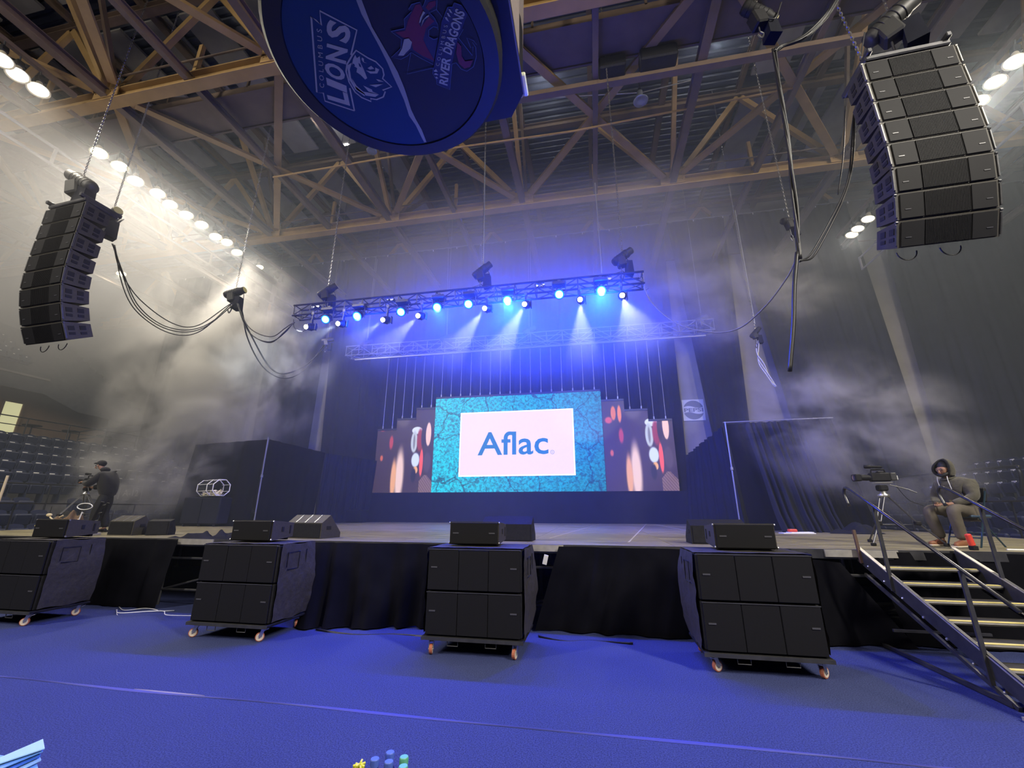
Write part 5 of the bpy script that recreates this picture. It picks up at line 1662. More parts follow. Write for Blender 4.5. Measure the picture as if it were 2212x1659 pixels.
def cart(cx, y, n, side, rots, coverlabel):
    pos = ['leftmost cart', 'second cart from the left', 'third cart from the left', 'rightmost cart'][n]
    d = thing('wheeled_dolly', 'black dolly on cream wheels under the %s' % pos, 'dolly', (cx, y, 0), 0, 'subwoofer dollies')
    MB().bbox((0, 0.40, 0.20), (1.34, 0.86, 0.035), 0.008).build('platform', M_BLACK, d)
    MB().box((0, -0.025, 0.193), (1.34, 0.02, 0.04)).build('front_lip', M_STEELD, d)
    for s in (-1, 1):
        m = MB()
        m.tube([(s * 0.25 - 0.07, -0.01, 0.18), (s * 0.25 - 0.07, -0.01, 0.115), (s * 0.25 + 0.07, -0.01, 0.115), (s * 0.25 + 0.07, -0.01, 0.18)], 0.006, 5)
        m.build('fork_pocket', M_STEELD, d)
    for i, (a, b) in enumerate(((-1, 0), (1, 0), (-1, 1), (1, 1))):
        caster((a * 0.555, 0.06 + b * 0.70, 0.178), rots[i], d)
    subwoofer('black subwoofer, lower of the two on the %s' % pos, cx, y, 0.218, 'stacked subwoofers')
    subwoofer('black subwoofer, upper of the two on the %s' % pos, cx, y, 0.746, 'stacked subwoofers')
    c = MB()
    x0, x1 = cx - 0.655, cx + 0.655
    soft_box(c, x0, x1, y + 0.05, y + 0.80, 0.235, 1.275, 'TB' + side + ('R' if side == 'L' else 'L'), 10 + n, 0.022)
    o = c.build('padded_cover', M_COVER, smooth=True)
    tag(o, coverlabel, 'cover')
    k = MB()
    s = 1 if side == 'R' else -1
    xx = (x1 + 0.05) if side == 'R' else (x0 - 0.05)
    k.tube([(xx, y + 0.16, 0.95), (xx, y + 0.16, 1.16), (xx, y + 0.42, 1.16), (xx, y + 0.42, 0.92), (xx, y + 0.18, 0.92)], 0.006, 4)
    k.build('pocket_seam', M_BLACK, o)
    MB().tube([(xx, y + 0.58, 1.18), (xx, y + 0.58, 0.95), (xx, y + 0.76, 0.95)], 0.006, 4).build('pocket_seam', M_BLACK, o)
    # small box on top
    fx = [-9.545, -5.43, -1.74, 1.875][n]
    fill = thing('small_speaker', 'small black speaker lying on top of the %s' % pos, 'loudspeaker', (fx, 6.2, 1.30), [0.0, 0.0, 0.0, 0.0][n], 'front fill speakers on the carts')
    m = MB()
    pr = [(0, 0), (0.50, 0.045), (0.50, 0.265), (0, 0.31)]
    vs = [(-0.365, a, b) for a, b in pr] + [(0.365, a, b) for a, b in pr]
    m.add(vs, [(0, 3, 2, 1), (4, 5, 6, 7), (0, 1, 5, 4), (1, 2, 6, 5), (2, 3, 7, 6), (3, 0, 4, 7)])
    m.box((0, 0.45, 0.02), (0.6, 0.05, 0.045))
    m.build('cabinet', M_CAB, fill)
    MB().bbox((0, -0.012, 0.155), (0.70, 0.03, 0.29), 0.006).build('grille', M_GRILLE, fill)
    for s in (-1, 1):
        MB().box((s * 0.268, -0.03, 0.155), (0.085, 0.005, 0.018)).build('name_badge', mat('badge_grey', (0.12, 0.12, 0.13)), fill)
        for yy, zz in ((0.0, 0.02), (0.0, 0.295)):
            MB().cyl((s * 0.365, yy, zz), (s * 0.378, yy, zz), 0.014, 8).build('rigging_pin', M_METAL, fill)
        MB().box((s * 0.368, 0.24, 0.17), (0.008, 0.05, 0.07)).build('handle_slot', M_CABD, fill)
        MB().box((s * 0.368, 0.42, 0.16), (0.008, 0.03, 0.13)).build('side_slot', M_CABD, fill)


r1 = (0.4, 0.3, 2.9, 0.5)
cart(-9.56, 5.85, 0, 'R', (0.3, -2.5, 0.8, -2.4), 'charcoal padded cover with a wrinkled side flap on the leftmost subwoofer cart')
cart(-5.27, 5.85, 1, 'R', (-2.6, -2.5, 0.8, 2.4), 'charcoal padded cover with two pocket outlines on the second subwoofer cart')
cart(-1.63, 5.82, 2, 'R', (-1.35, -1.75, 0.8, 2.4), 'charcoal padded cover on the middle subwoofer cart')
cart(1.81, 5.82, 3, 'L', (0.5, 0.65, 0.8, 2.4), 'charcoal padded cover hanging down the left side of the rightmost subwoofer cart')


# ---------------------------------------------------------------- floor wedges on the stage
def wedge(label, p, rz, w=0.68, h=0.42, d=0.50, m=None):
    t = thing('stage_monitor', label, 'loudspeaker', p, rz)
    prof = [(0, 0), (0, 0.30), (0.22, h), (d, 0.10), (d, 0)]
    b = MB()
    vs = [(-w / 2, a, c) for a, c in prof] + [(w / 2, a, c) for a, c in prof]
    n = len(prof)
    b.add(vs, [tuple(range(n)), tuple(range(2 * n - 1, n - 1, -1))] + [((i + 1) % n, i, n + i, n + (i + 1) % n) for i in range(n)])
    b.build('cabinet', m or M_CAB, t)
    g = MB()
    g.prism([(-w / 2 + 0.03, 0), (w / 2 - 0.03, 0), (w / 2 - 0.03, 1), (-w / 2 + 0.03, 1)], (0, -0.012, 0.02), (1, 0, 0), (0, 0, 0.26), (0, 0.014, 0))
    g.build('connector_panel', M_BLACK, t)
    for s in (-1, 1):
        MB().box((s * (w / 2 + 0.002), 0.2, 0.2), (0.008, 0.12, 0.07)).build('handle', M_CABD, t)
    top = MB()
    if m is not None:
        return t
    a, c = Vector((0, 0.0, 0.302)), Vector((0, 0.22, h + 0.002))
    for s in (-0.24, 0.0, 0.24):
        top.beam((s, 0.01, 0.306), (s, 0.21, h + 0.001), 0.012, 0.006)
    top.build('top_strip', M_METAL, t)
    return t


wedge('wedge monitor on the stage behind the leftmost cart', (-10.55, 8.15, SZ), 0.0)
wedge('small dark monitor on the stage right of the leftmost cart', (-9.72, 8.30, SZ), 0.5, 0.42, 0.34, 0.4, M_BLACK)
wedge('brown-grey wedge monitor on the stage behind the second cart', (-5.85, 8.05, SZ), -0.15, 0.9, 0.45, 0.55)
wedge('black wedge monitor on the stage behind the middle cart', (-1.65, 8.1, SZ), 0.0, 0.95, 0.44, 0.5, M_BLACK)
wedge('wedge monitor mostly hidden behind the speaker on the rightmost cart', (2.05, 8.1, SZ), 0.0, 0.9, 0.40, 0.5, M_BLACK)
cable('white cable lying on the carpet between the first two carts', [(-8.7, 7.0, 0.02), (-8.2, 6.7, 0.02), (-7.6, 6.9, 0.02), (-7.2, 6.65, 0.02), (-6.6, 6.75, 0.02), (-5.9, 6.6, 0.02)], 0.007, 2, 0.02, m=M_WHITE)
cable('pale cable curling on the carpet behind the leftmost cart', [(-8.9, 7.2, 0.02), (-8.5, 7.0, 0.02), (-8.3, 7.2, 0.02), (-7.9, 7.1, 0.02), (-8.1, 6.95, 0.02), (-7.6, 7.15, 0.02)], 0.006, m=M_WHITE)
cable('dark cable on the carpet left of the middle cart', [(-4.3, 6.55, 0.02), (-3.6, 6.45, 0.02), (-3.0, 6.6, 0.02), (-2.3, 6.5, 0.02)], 0.014, 2, 0.02)
cable('dark cables on the carpet right of the middle cart', [(-0.9, 6.85, 0.02), (-0.5, 6.75, 0.02), (-0.1, 6.85, 0.02), (0.4, 6.75, 0.02)], 0.014, 2, 0.02)

# ---------------------------------------------------------------- stairs
st = thing('stage_stairs', 'black metal stage stairs with yellow edged treads at the right', 'stairs', (4.35, 7.3, 0))
M_NOSE = mat('nosing_yellow', (0.85, 0.72, 0.22), 0.45)
M_TREAD = mat('tread_black', (0.03, 0.028, 0.022), 0.6, var=0.3, scale=30)
for k in range(7):
    z, y = 1.03 - 0.15 * k, -0.02 - 0.293 * k
    td = MB().bbox((0, y - 0.13, z - 0.02), (1.12, 0.26, 0.04), 0.004).build('tread', M_TREAD, st)
    MB().box((0, y - 0.235, z + 0.003), (1.10, 0.045, 0.006)).build('yellow_nosing', M_NOSE, td)
    MB().box((0, y - 0.262, z - 0.012), (1.12, 0.006, 0.018)).build('edge_trim', M_ALU, td)
for s in (-1, 1):
    o = MB().beam((s * 0.60, 0.10, 1.16), (s * 0.60, -2.45, -0.02 + 0.02), 0.035, 0.20).build('stringer', M_STEELD, st)
    MB().beam((s * 0.60 - 0.02 * 0, 0.10, 1.27), (s * 0.60, -2.36, 0.12), 0.045, 0.012).build('stringer_edge', M_ALU, o)
    b = MB()
    for k in range(8):
        y = -0.1 - 0.293 * k
        b.sphere((s * 0.60 + s * 0.02, y, 1.02 - 0.15 * k), 0.016, 6, 4)
    b.build('bolt', M_METAL, o)
    MB().beam((s * 0.60, 0.05, 0.90), (s * 0.60, -1.95, 0.02), 0.03, 0.04).build('lower_stringer', M_STEELD, st)
for x in (-0.63, 0.60):
    pts = [(x, 0.02, 1.84), (x, 0.08, 2.02), (x, 0.02, 2.10), (x, -0.12, 2.06), (x, -2.3, 0.90)]
    MB().tube(spline([pts[0], pts[1], pts[2], pts[3]], 5) + [Vector(pts[4])], 0.021, 8).build('handrail', M_RAIL if False else mat('rail_grey_black', (0.06, 0.06, 0.065), 0.25, 0.6), st, smooth=True)
    for y in (-0.55, -1.75):
        zt = 2.06 + (y + 0.12) * 0.532
        MB().beam((x, y, zt - 0.02), (x, y, zt - 1.05), 0.04, 0.025).build('rail_post', M_STEELD, st)
MB().beam((-0.63, 0.05, 1.50), (-0.63, 0.02, 1.05), 0.035, 0.035).build('top_bracket', mat('rusty_bracket', (0.09, 0.05, 0.035), 0.6), st)
MB().box((-0.5, -2.3, 0.02), (0.5, 0.3, 0.03)).build('foot_plate', M_ALU, st)
MB().beam((-0.55, -0.2, 0.25), (0.55, -0.2, 0.25), 0.03, 0.03).build('cross_bar', M_STEELD, st)
MB().beam((-0.6, -1.9, 0.03), (-0.6, 0.4, 0.03), 0.04, 0.04).build('base_bar', M_STEELD, st)
t = thing('stacked_blocks', 'grey blocks stored under the stairs', 'blocks', (4.35, 8.2, 0))
for k, (x, z, a) in enumerate(((0, 0.18, 0.3), (0.05, 0.32, 0.5), (0.0, 0.06, 0.0), (0.45, 0.06, 0.0))):
    MB().bbox((x, 0, z), (0.38, 0.3, 0.11), 0.01, rz=a * 0.3).build('block', mat('block_grey', (0.12, 0.12, 0.12), 0.8), t)

# ---------------------------------------------------------------- props on the stage
def tube_chair(p, rz, label):
    t = thing('folding_chair', label, 'chair', p, rz)       # faces local +x
    m = mat('chair_frame_blue_black', (0.03, 0.06, 0.09), 0.3, 0.4)
    for s in (-1, 1):
        MB().tube([(0.26, s * 0.22, 0.0), (0.02, s * 0.21, 0.46), (-0.20, s * 0.20, 0.86)], 0.013, 6).build('front_leg', m, t)
        MB().tube([(-0.24, s * 0.22, 0.0), (0.12, s * 0.21, 0.46)], 0.013, 6).build('rear_leg', m, t)
    MB().tube([(-0.16, -0.21, 0.2), (-0.16, 0.21, 0.2)], 0.010, 6).build('stretcher', m, t)
    MB().tube([(0.19, -0.21, 0.14), (0.19, 0.21, 0.14)], 0.010, 6).build('stretcher', m, t)
    MB().bbox((0.02, 0, 0.465), (0.42, 0.42, 0.05), 0.02).build('seat', mat('chair_pad_blue', (0.04, 0.07, 0.12), 0.4), t)
    MB().bbox((-0.19, 0, 0.80), (0.05, 0.42, 0.24), 0.02, ry=-0.25).build('backrest', M_BLACK, t)
    return t


chair_rz = math.atan2(-0.37, -0.93)
tube_chair((6.02, 8.50, SZ), chair_rz, 'padded folding chair under the seated man on the stage edge')


def tripod(label, p, h, spread, feet_rot, parts_m=None):
    t = thing('camera_tripod', label, 'tripod', p)
    m = mat('tripod_grey', (0.10, 0.10, 0.11), 0.3, 0.6)
    for k in range(3):
        a = feet_rot + 2 * PI * k / 3
        fx, fy = spread * math.cos(a), spread * math.sin(a)
        leg = MB()
        px_, py_ = -math.sin(a) * 0.035, math.cos(a) * 0.035
        for s in (-1, 1):
            leg.tube([(0.06 * math.cos(a) + s * px_, 0.06 * math.sin(a) + s * py_, h), (fx * 0.55 + s * px_ * 0.8, fy * 0.55 + s * py_ * 0.8, h * 0.45)], 0.011, 6)
        leg.tube([(fx * 0.5, fy * 0.5, h * 0.5), (fx, fy, 0.04)], 0.014, 6)
        o = leg.build('leg', m, t)
        MB().bbox((fx, fy, 0.025), (0.07, 0.05, 0.05), 0.01).build('foot', M_BLACK, o)
        MB().bbox((fx * 0.55, fy * 0.55, h * 0.45), (0.08, 0.08, 0.06), 0.01).build('leg_lock', M_BLACK, o)
    MB().tube([(spread * 0.45 * math.cos(feet_rot + 2 * PI * (k % 3) / 3), spread * 0.45 * math.sin(feet_rot + 2 * PI * (k % 3) / 3), h * 0.42) for k in range(4)], 0.007, 5).build('spreader', m, t)
    MB().lathe([(0.0, 0.0), (0.08, 0.0), (0.09, 0.03), (0.05, 0.06), (0.05, 0.10), (0.0, 0.10)], o=(0, 0, h), n=14).build('bowl', M_METAL, t, smooth=True)
    MB().bbox((0, 0, h + 0.15), (0.14, 0.14, 0.10), 0.02).build('fluid_head', M_BLACK, t)
    return t


def video_camera(label, p, rz, s=1.0):
    """lens points to local +x"""
    t = thing('video_camera', label, 'camera', p, rz)
    MB().bbox((-0.02, 0, 0.02), (0.26, 0.12, 0.02), 0.005).build('base_plate', M_METAL, t)
    MB().bbox((0, 0, 0.115), (0.30 * s, 0.12, 0.15), 0.02).build('body', M_BLACK, t)
    MB().lathe([(0.05, 0.0), (0.055, 0.06), (0.05, 0.12), (0.055, 0.16)], o=(0.14, 0, 0.11), ax=(1, 0, 0), n=14).build('lens_barrel', M_BLACK, t, smooth=True)
    MB().bbox((0.34, 0, 0.11), (0.10, 0.17, 0.12), 0.015).build('lens_hood', M_BLACK, t)
    MB().lathe([(0.0, 0.001), (0.05, 0.0)], o=(0.39, 0, 0.11), ax=(1, 0, 0), n=12).build('lens_glass', M_LENS, t)
    MB().tube([(-0.1, 0, 0.19), (-0.09, 0, 0.245), (0.10, 0, 0.245), (0.11, 0, 0.19)], 0.014, 6).build('top_handle', M_BLACK, t)
    MB().lathe([(0.012, 0), (0.022, 0.02), (0.022, 0.16), (0.03, 0.17), (0.03, 0.26), (0.0, 0.27)], o=(-0.06, 0.03, 0.285), ax=(1, 0, 0.05), n=10).build('microphone', M_BLACK, t, smooth=True)
    MB().bbox((-0.08, -0.10, 0.19), (0.13, 0.08, 0.07), 0.015).build('viewfinder', M_BLACK, t)
    MB().bbox((-0.19, 0, 0.12), (0.09, 0.11, 0.13), 0.01).build('battery', M_STEELD, t)
    MB().bbox((-0.24, 0.03, 0.10), (0.012, 0.04, 0.07), 0.004).build('connector', M_WHITE, t)
    MB().tube([(-0.1, 0.05, -0.02), (-0.32, 0.10, -0.10), (-0.42, 0.12, -0.16)], 0.010, 6).build('pan_handle', M_STEELD, t)
    return t


tripod('camera tripod in front of the seated man, right side of the stage', (4.95, 8.62, SZ), 0.78, 0.62, -2.55)
video_camera('unattended video camera on the right tripod', (4.94, 8.60, SZ + 1.00), 3.05)
cable('thin cable curling from the right tripod to the man\'s feet', [(5.15, 8.6, 2.2), (5.3, 8.6, 1.95), (5.5, 8.6, 1.85)], 0.005)
cable('black cable lying on the stage by the right tripod foot', [(4.85, 8.2, 1.6), (4.95, 8.0, 1.28), (5.2, 7.95, 1.235), (5.5, 7.9, 1.235)], 0.006)
tripod('camera tripod used by the standing cameraman at the left', (-13.05, 9.0, SZ), 0.92, 0.72, 0.3)
video_camera('video camera at the standing cameraman\'s eye, pointing left', (-13.05, 9.0, SZ + 1.16), 2.9, 1.1)
MB_ = thing('tripod_dolly', 'dark wheeled stand with shelves under the left tripod', 'stand', (-12.95, 9.35, SZ))
for z in (0.12, 0.28, 0.44):
    MB().bbox((0, 0, z), (0.5, 0.36, 0.02), 0.004).build('shelf', M_STEELD, MB_)
for a in (-1, 1):
    for b_ in (-1, 1):
        MB().cyl((a * 0.24, b_ * 0.17, 0), (a * 0.24, b_ * 0.17, 0.5), 0.012, 6).build('upright', M_STEELD, MB_)
t = thing('red_case', 'small upright red case with a black base beside the chair leg', 'case', (5.42, 7.72, SZ), 0.3)
MB().bbox((0, 0, 0.03), (0.08, 0.08, 0.06), 0.008).build('base', M_BLACK, t)
MB().bbox((-0.02, 0, 0.14), (0.07, 0.06, 0.17), 0.012, ry=-0.2).build('body', mat('red_plastic', (0.65, 0.06, 0.04), 0.4), t)
t = thing('paper_bundle', 'white papers with a small red item on the stage by the right drapes', 'papers', (4.850, 12.045, 1.220), 0.1)
MB().bbox((0, 0, 0.012), (0.75, 0.25, 0.02), 0.004).build('sheet', M_WHITE, t)
MB().bbox((0.1, 0.05, 0.03), (0.6, 0.2, 0.02), 0.004, rz=0.2).build('sheet', M_WHITE, t)
MB().bbox((-0.1, 0, 0.075), (0.20, 0.12, 0.07), 0.02).build('red_item', mat('red_plastic', (0.65, 0.06, 0.04)), t)
tag(MB().tube(spline([(5.85, 7.75, SZ + 0.012), (6.1, 7.72, SZ + 0.012), (6.4, 7.78, SZ + 0.012), (6.75, 7.74, SZ + 0.012)], 5), 0.012, 6).build('white_cable', M_WHITE), 'white cable lying along the stage edge right of the chair', 'cable')

# raffle drum on a covered case
t = thing('covered_case', 'tall case under black cloth carrying the glass raffle drum', 'case', (-13.3, 13.0, SZ))
MB().bbox((0, 0, 0.52), (1.5, 0.62, 0.88), 0.03).build('cloth_cover', M_DRAPEG, t)
MB().bbox((0.02, -0.32, 0.5), (0.02, 0.015, 0.85), 0.004).build('cloth_seam', M_DRAPE, t)
for a in (-0.6, 0.0, 0.6):
    MB().lathe([(0.0, -0.02), (0.045, -0.02), (0.045, 0.02), (0.0, 0.02)], o=(a, -0.25, 0.045), ax=(1, 0, 0), n=12).build('caster', M_BLACK, t)
dr = thing('raffle_drum', 'eight-sided clear acrylic raffle drum with white tickets inside', 'drum', (-13.2, 12.95, SZ + 0.98 + 0.30), -0.35)
M_ACR = mat('clear_acrylic', (0.9, 0.92, 0.95), 0.05)
bn = M_ACR.node_tree.nodes['Principled BSDF']
bn.inputs['Transmission Weight'].default_value = 1.0
bn.inputs['Alpha'].default_value = 0.25
bn.inputs['IOR'].default_value = 1.1
oc = [(0.29 * math.cos(PI / 8 + k * PI / 4), 0.29 * math.sin(PI / 8 + k * PI / 4)) for k in range(8)]
L2 = 0.55
for k in range(8):
    a, b_ = oc[k], oc[(k + 1) % 8]
    MB().add([(-L2, a[0], a[1]), (L2, a[0], a[1]), (L2, b_[0], b_[1]), (-L2, b_[0], b_[1])], [(0, 1, 2, 3)]).build('clear_panel', M_ACR, dr)
    MB().tube([(-L2, a[0], a[1]), (L2, a[0], a[1])], 0.009, 5).build('edge_strip', M_WHITE, dr)
for s in (-L2, 0.12, L2):
    MB().tube([(s, p[0], p[1]) for p in oc], 0.016, 5, closed=True).build('octagon_frame', M_WHITE, dr)
tk = MB()
for k in range(200):
    x = random.uniform(-0.5, 0.58)
    tk.box((x, random.uniform(-0.12, 0.12), -0.24 + abs(random.gauss(0, 0.05)) * (1.4 if x > 0.1 else 0.8)), (0.09, 0.05, 0.004), rz=random.uniform(0, 3), rx=random.uniform(-1, 1), ry=random.uniform(-1, 1))
o = tk.build('paper_tickets', mat('ticket_cream', (0.85, 0.78, 0.55), 0.7), dr)
o['kind'] = 'stuff'
MB().sphere((-0.28, 0.27, 0.02), 0.05, 10, 6).build('knob', M_METAL, dr)
for s in (-1, 1):
    MB().beam((s * 0.60, 0, -0.31), (s * 0.60, 0, 0.0), 0.02, 0.05).build('stand_leg', M_ACR, dr)
MB().box((0, 0, -0.30), (1.36, 0.25, 0.02)).build('drum_base', M_ACR, dr)

# clutter at the far left of the stage
t = thing('gear_pile', 'dark trunk heaped with gear and yellow-edged cloth at the far left of the stage', 'gear', (-12.0, 8.1, SZ))
MB().bbox((0, 0, 0.09), (1.1, 0.55, 0.18), 0.02).build('trunk', M_BLACK, t)
def heap(u, v):
    a, r = 2 * PI * u, v
    x, y = 0.52 * r * math.cos(a), 0.25 * r * math.sin(a)
    return (x, y, 0.18 + max(0, (1 - r * r) * (0.22 + 0.10 * math.sin(x * 14) + 0.07 * math.sin(x * 31 + y * 22))))
MB().grid(heap, 40, 14).build('brown_cloth', mat('brown_cloth', (0.12, 0.07, 0.035), 0.8, var=0.5, scale=9), t, smooth=True)
MB().tube(spline([(-0.5, -0.29, 0.20), (-0.2, -0.31, 0.21), (0.1, -0.30, 0.20), (0.5, -0.28, 0.27)], 6), 0.022, 6).build('yellow_edge', mat('yellow_rope', (0.6, 0.5, 0.22), 0.6), t, smooth=True)
MB().tube([(0.33 + 0.22 * math.cos(k / 20 * 2 * PI), 0.0, 0.62 + 0.07 * math.sin(k / 20 * 2 * PI)) for k in range(20)], 0.010, 5, closed=True).build('cable_loop', M_WHITE, t)
MB().tube([(0.3, 0, 0.5), (0.25, 0, 0.2)], 0.012, 5).build('loop_stem', M_WHITE, t)
for k, (x, y, z, a) in enumerate(((-0.25, -0.2, 0.36, 0.5), (-0.05, -0.15, 0.40, -0.4), (0.42, -0.1, 0.30, 0.9))):
    MB().bbox((x, y, z), (0.12, 0.03, 0.03), 0.01, ry=a).build('glove', mat('glove_cream', (0.6, 0.5, 0.3), 0.8), t)
t = thing('leaning_stand', 'dark truss upright leaning on the stage behind the leftmost cart', 'stand', (-11.15, 8.0, SZ))
MB().tube([(-0.15, 0, 0), (0.10, 0, 0.72)], 0.035, 6).tube([(0.0, 0.05, 0), (0.2, 0.05, 0.70)], 0.03, 6).build('upright', M_RAIL, t)
for k in range(4):
    MB().tube([(-0.12 + 0.06 * k, 0, 0.12 + 0.17 * k), (0.06 + 0.05 * k, 0.05, 0.16 + 0.17 * k)], 0.014, 5).build('rung', M_STEELD, t)
MB().bbox((0.02, 0, 0.03), (0.3, 0.2, 0.06), 0.01).build('base_block', M_ALU, t)
tag(MB().tube([(-14.715, 8.300, 1.865), (-14.702, 8.300, 2.603)], 0.028, 8).build('leaning_pole', mat('pole_cream', (0.6, 0.5, 0.32), 0.5)), 'cream pole leaning at the far left edge', 'pole')
t = thing('lens_cap_bag', 'small cream bag hanging on the left tripod leg', 'bag', (-13.35, 8.55, SZ + 0.42), 0.5)
MB().sphere((0, 0, 0), 0.05, 10, 7, (1.3, 0.6, 0.8)).build('pouch', mat('glove_cream', (0.6, 0.5, 0.3)), t, smooth=True)
MB().tube([(0, 0, 0.05), (0.0, 0, 0.2)], 0.006, 4).build('strap', M_BLACK, t)

# ---------------------------------------------------------------- desk in the near foreground
t = thing('folding_table', 'black table at the photographer\'s feet holding bottles, just below the frame', 'table', (-0.9, 1.22, 0))
MB().bbox((0, 0, 0.725), (2.6, 0.72, 0.03), 0.006).build('table_top', M_BLACK, t)
for a in (-1, 1):
    for b_ in (-1, 1):
        MB().cyl((a * 1.2, b_ * 0.3, 0), (a * 1.2, b_ * 0.3, 0.71), 0.015, 6).build('leg', M_STEELD, t)


def bottle(label, p, glass, cap):
    t = thing('bottle', label, 'bottle', (p[0], p[1], 0.742), 0, 'capped bottles at the bottom edge')
    h = p[2] - 0.742
    MB().lathe([(0.0, 0.0), (0.030, 0.0), (0.032, 0.01), (0.032, h - 0.095), (0.026, h - 0.065), (0.0135, h - 0.038), (0.0125, h - 0.02)], n=18).build('glass_body', glass, t, smooth=True)
    MB().lathe([(0.0140, h - 0.024), (0.0148, h - 0.022), (0.0148, h - 0.002), (0.0135, h), (0.0, h)], n=20).build('cap', cap, t)
    r = MB()
    for k in range(20):
        a = 2 * PI * k / 20
        r.box((0.0149 * math.cos(a), 0.0149 * math.sin(a), h - 0.012), (0.0012, 0.0012, 0.017), rz=a)
    r.build('cap_ridges', cap, t)


GB = mat('blue_bottle_glass', (0.004, 0.012, 0.16), 0.08)
GG = mat('green_bottle_glass', (0.02, 0.16, 0.02), 0.08)
CB = mat('blue_cap', (0.10, 0.17, 0.62), 0.4)
CG = mat('green_cap', (0.16, 0.52, 0.32), 0.4)
bottle('leftmost blue-capped dark blue bottle at the bottom edge', (-0.795, 1.640, 0.955), GB, CB)
bottle('topmost blue-capped dark blue bottle at the bottom edge', (-0.762, 1.688, 0.955), GB, CB)
bottle('front blue-capped bottle between the other two blue ones', (-0.740, 1.634, 0.955), GB, CB)
bottle('rear green-capped green bottle at the bottom edge', (-0.701, 1.670, 0.955), GG, CG)
bottle('front green-capped green bottle at the bottom edge', (-0.680, 1.618, 0.955), GG, CG)
yp = (-0.853, 1.643, 0.930)
t = thing('yellow_wrapper', 'crumpled yellow wrapper left of the bottles', 'wrapper', (yp[0], yp[1], 0.742))
MB().lathe([(0.0, 0.0), (0.02, 0.0), (0.022, 0.1), (0.014, 0.16), (0.012, 0.175)], n=12).build('wrapper_body', mat('wrapper_yellow', (0.75, 0.72, 0.08), 0.4), t)
for k in range(7):
    a = k * 0.9
    MB().bbox((0.012 * math.cos(a), 0.012 * math.sin(a), 0.178 + 0.004 * (k % 3)), (0.018, 0.007, 0.022), 0.002, rz=a, rx=0.5 * math.sin(k)).build('crinkle', mat('wrapper_yellow', (0.75, 0.72, 0.08)), t)
# pale blue folders at the lower left
t = thing('folder_stack', 'stack of pale blue papers poking in at the lower left corner', 'papers', (0, 0, 0))
for k, (z, quad) in enumerate(((0.86, [(-2.319, 1.697, 0.860), (-2.224, 1.643, 0.860), (-2.285, 1.468, 0.860), (-2.309, 1.480, 0.860)]),
                               (0.85, [(-2.323, 1.697, 0.850), (-2.230, 1.644, 0.850), (-2.241, 1.446, 0.850), (-2.326, 1.492, 0.850)]),
                               (0.84, [(-2.292, 1.668, 0.840), (-2.222, 1.634, 0.840), (-2.213, 1.434, 0.840), (-2.319, 1.491, 0.840)]),
                               (0.83, [(-2.261, 1.655, 0.830), (-2.207, 1.629, 0.830), (-2.187, 1.423, 0.830), (-2.297, 1.482, 0.830)]),
                               (0.82, [(-2.255, 1.645, 0.820), (-2.160, 1.593, 0.820), (-2.122, 1.391, 0.820), (-2.283, 1.477, 0.820)]))):
    vs = [tuple(q) for q in quad] + [(q[0], q[1], q[2] - 0.004) for q in quad]
    MB().add(vs, [(3, 2, 1, 0), (4, 5, 6, 7), (0, 1, 5, 4), (1, 2, 6, 5), (2, 3, 7, 6), (3, 0, 4, 7)]).build('sheet', mat('paper_blue_%d' % (k % 3), ((0.34, 0.60, 0.85), (0.15, 0.36, 0.78), (0.05, 0.16, 0.5))[k % 3], 0.5), t)
q = Vector((-2.335, 1.672, 0.800))
MB().bbox((q.x - 0.16, q.y - 0.14, 0.778), (0.3, 0.26, 0.07), 0.01).build('paper_box', mat('paper_blue_1', (0.15, 0.36, 0.78)), t)

# ---------------------------------------------------------------- people
def skin_mesh(name, nodes, edges, m, parent, sub=2, root=0, loc=(0, 0, 0), rz=0.0):
    """one continuous surface grown round a skeleton: nodes = [(x, y, z, rx, ry)]"""
    me = bpy.data.meshes.new(name + '_bones')
    me.from_pydata([n[:3] for n in nodes], edges, [])
    o = bpy.data.objects.new(name, me)
    COL.objects.link(o)
    sk = o.modifiers.new('skin', 'SKIN')
    sk.use_smooth_shade = True
    sv = me.skin_vertices[0].data
    for i, n in enumerate(nodes):
        rx = n[3]
        ry = n[4] if len(n) > 4 else rx
        sv[i].radius = (rx, ry)
        sv[i].use_root = (i == root)
    ss = o.modifiers.new('sub', 'SUBSURF')
    ss.levels = sub
    ss.render_levels = sub
    dg = bpy.context.evaluated_depsgraph_get()
    me2 = bpy.data.meshes.new_from_object(o.evaluated_get(dg))
    bpy.data.objects.remove(o)
    bpy.data.meshes.remove(me)
    me2.materials.clear()
    me2.materials.append(m)
    me2.polygons.foreach_set('use_smooth', [True] * len(me2.polygons))
    me2.polygons.foreach_set('material_index', [0] * len(me2.polygons))
    q = bpy.data.objects.new(name, me2)
    COL.objects.link(q)
    q.location = loc
    q.rotation_euler = (0, 0, rz)
    q.parent = parent
    return q


def chainskin(name, pts, m, parent, sub=2):
    return skin_mesh(name, pts, [(i, i + 1) for i in range(len(pts) - 1)], m, parent, sub)


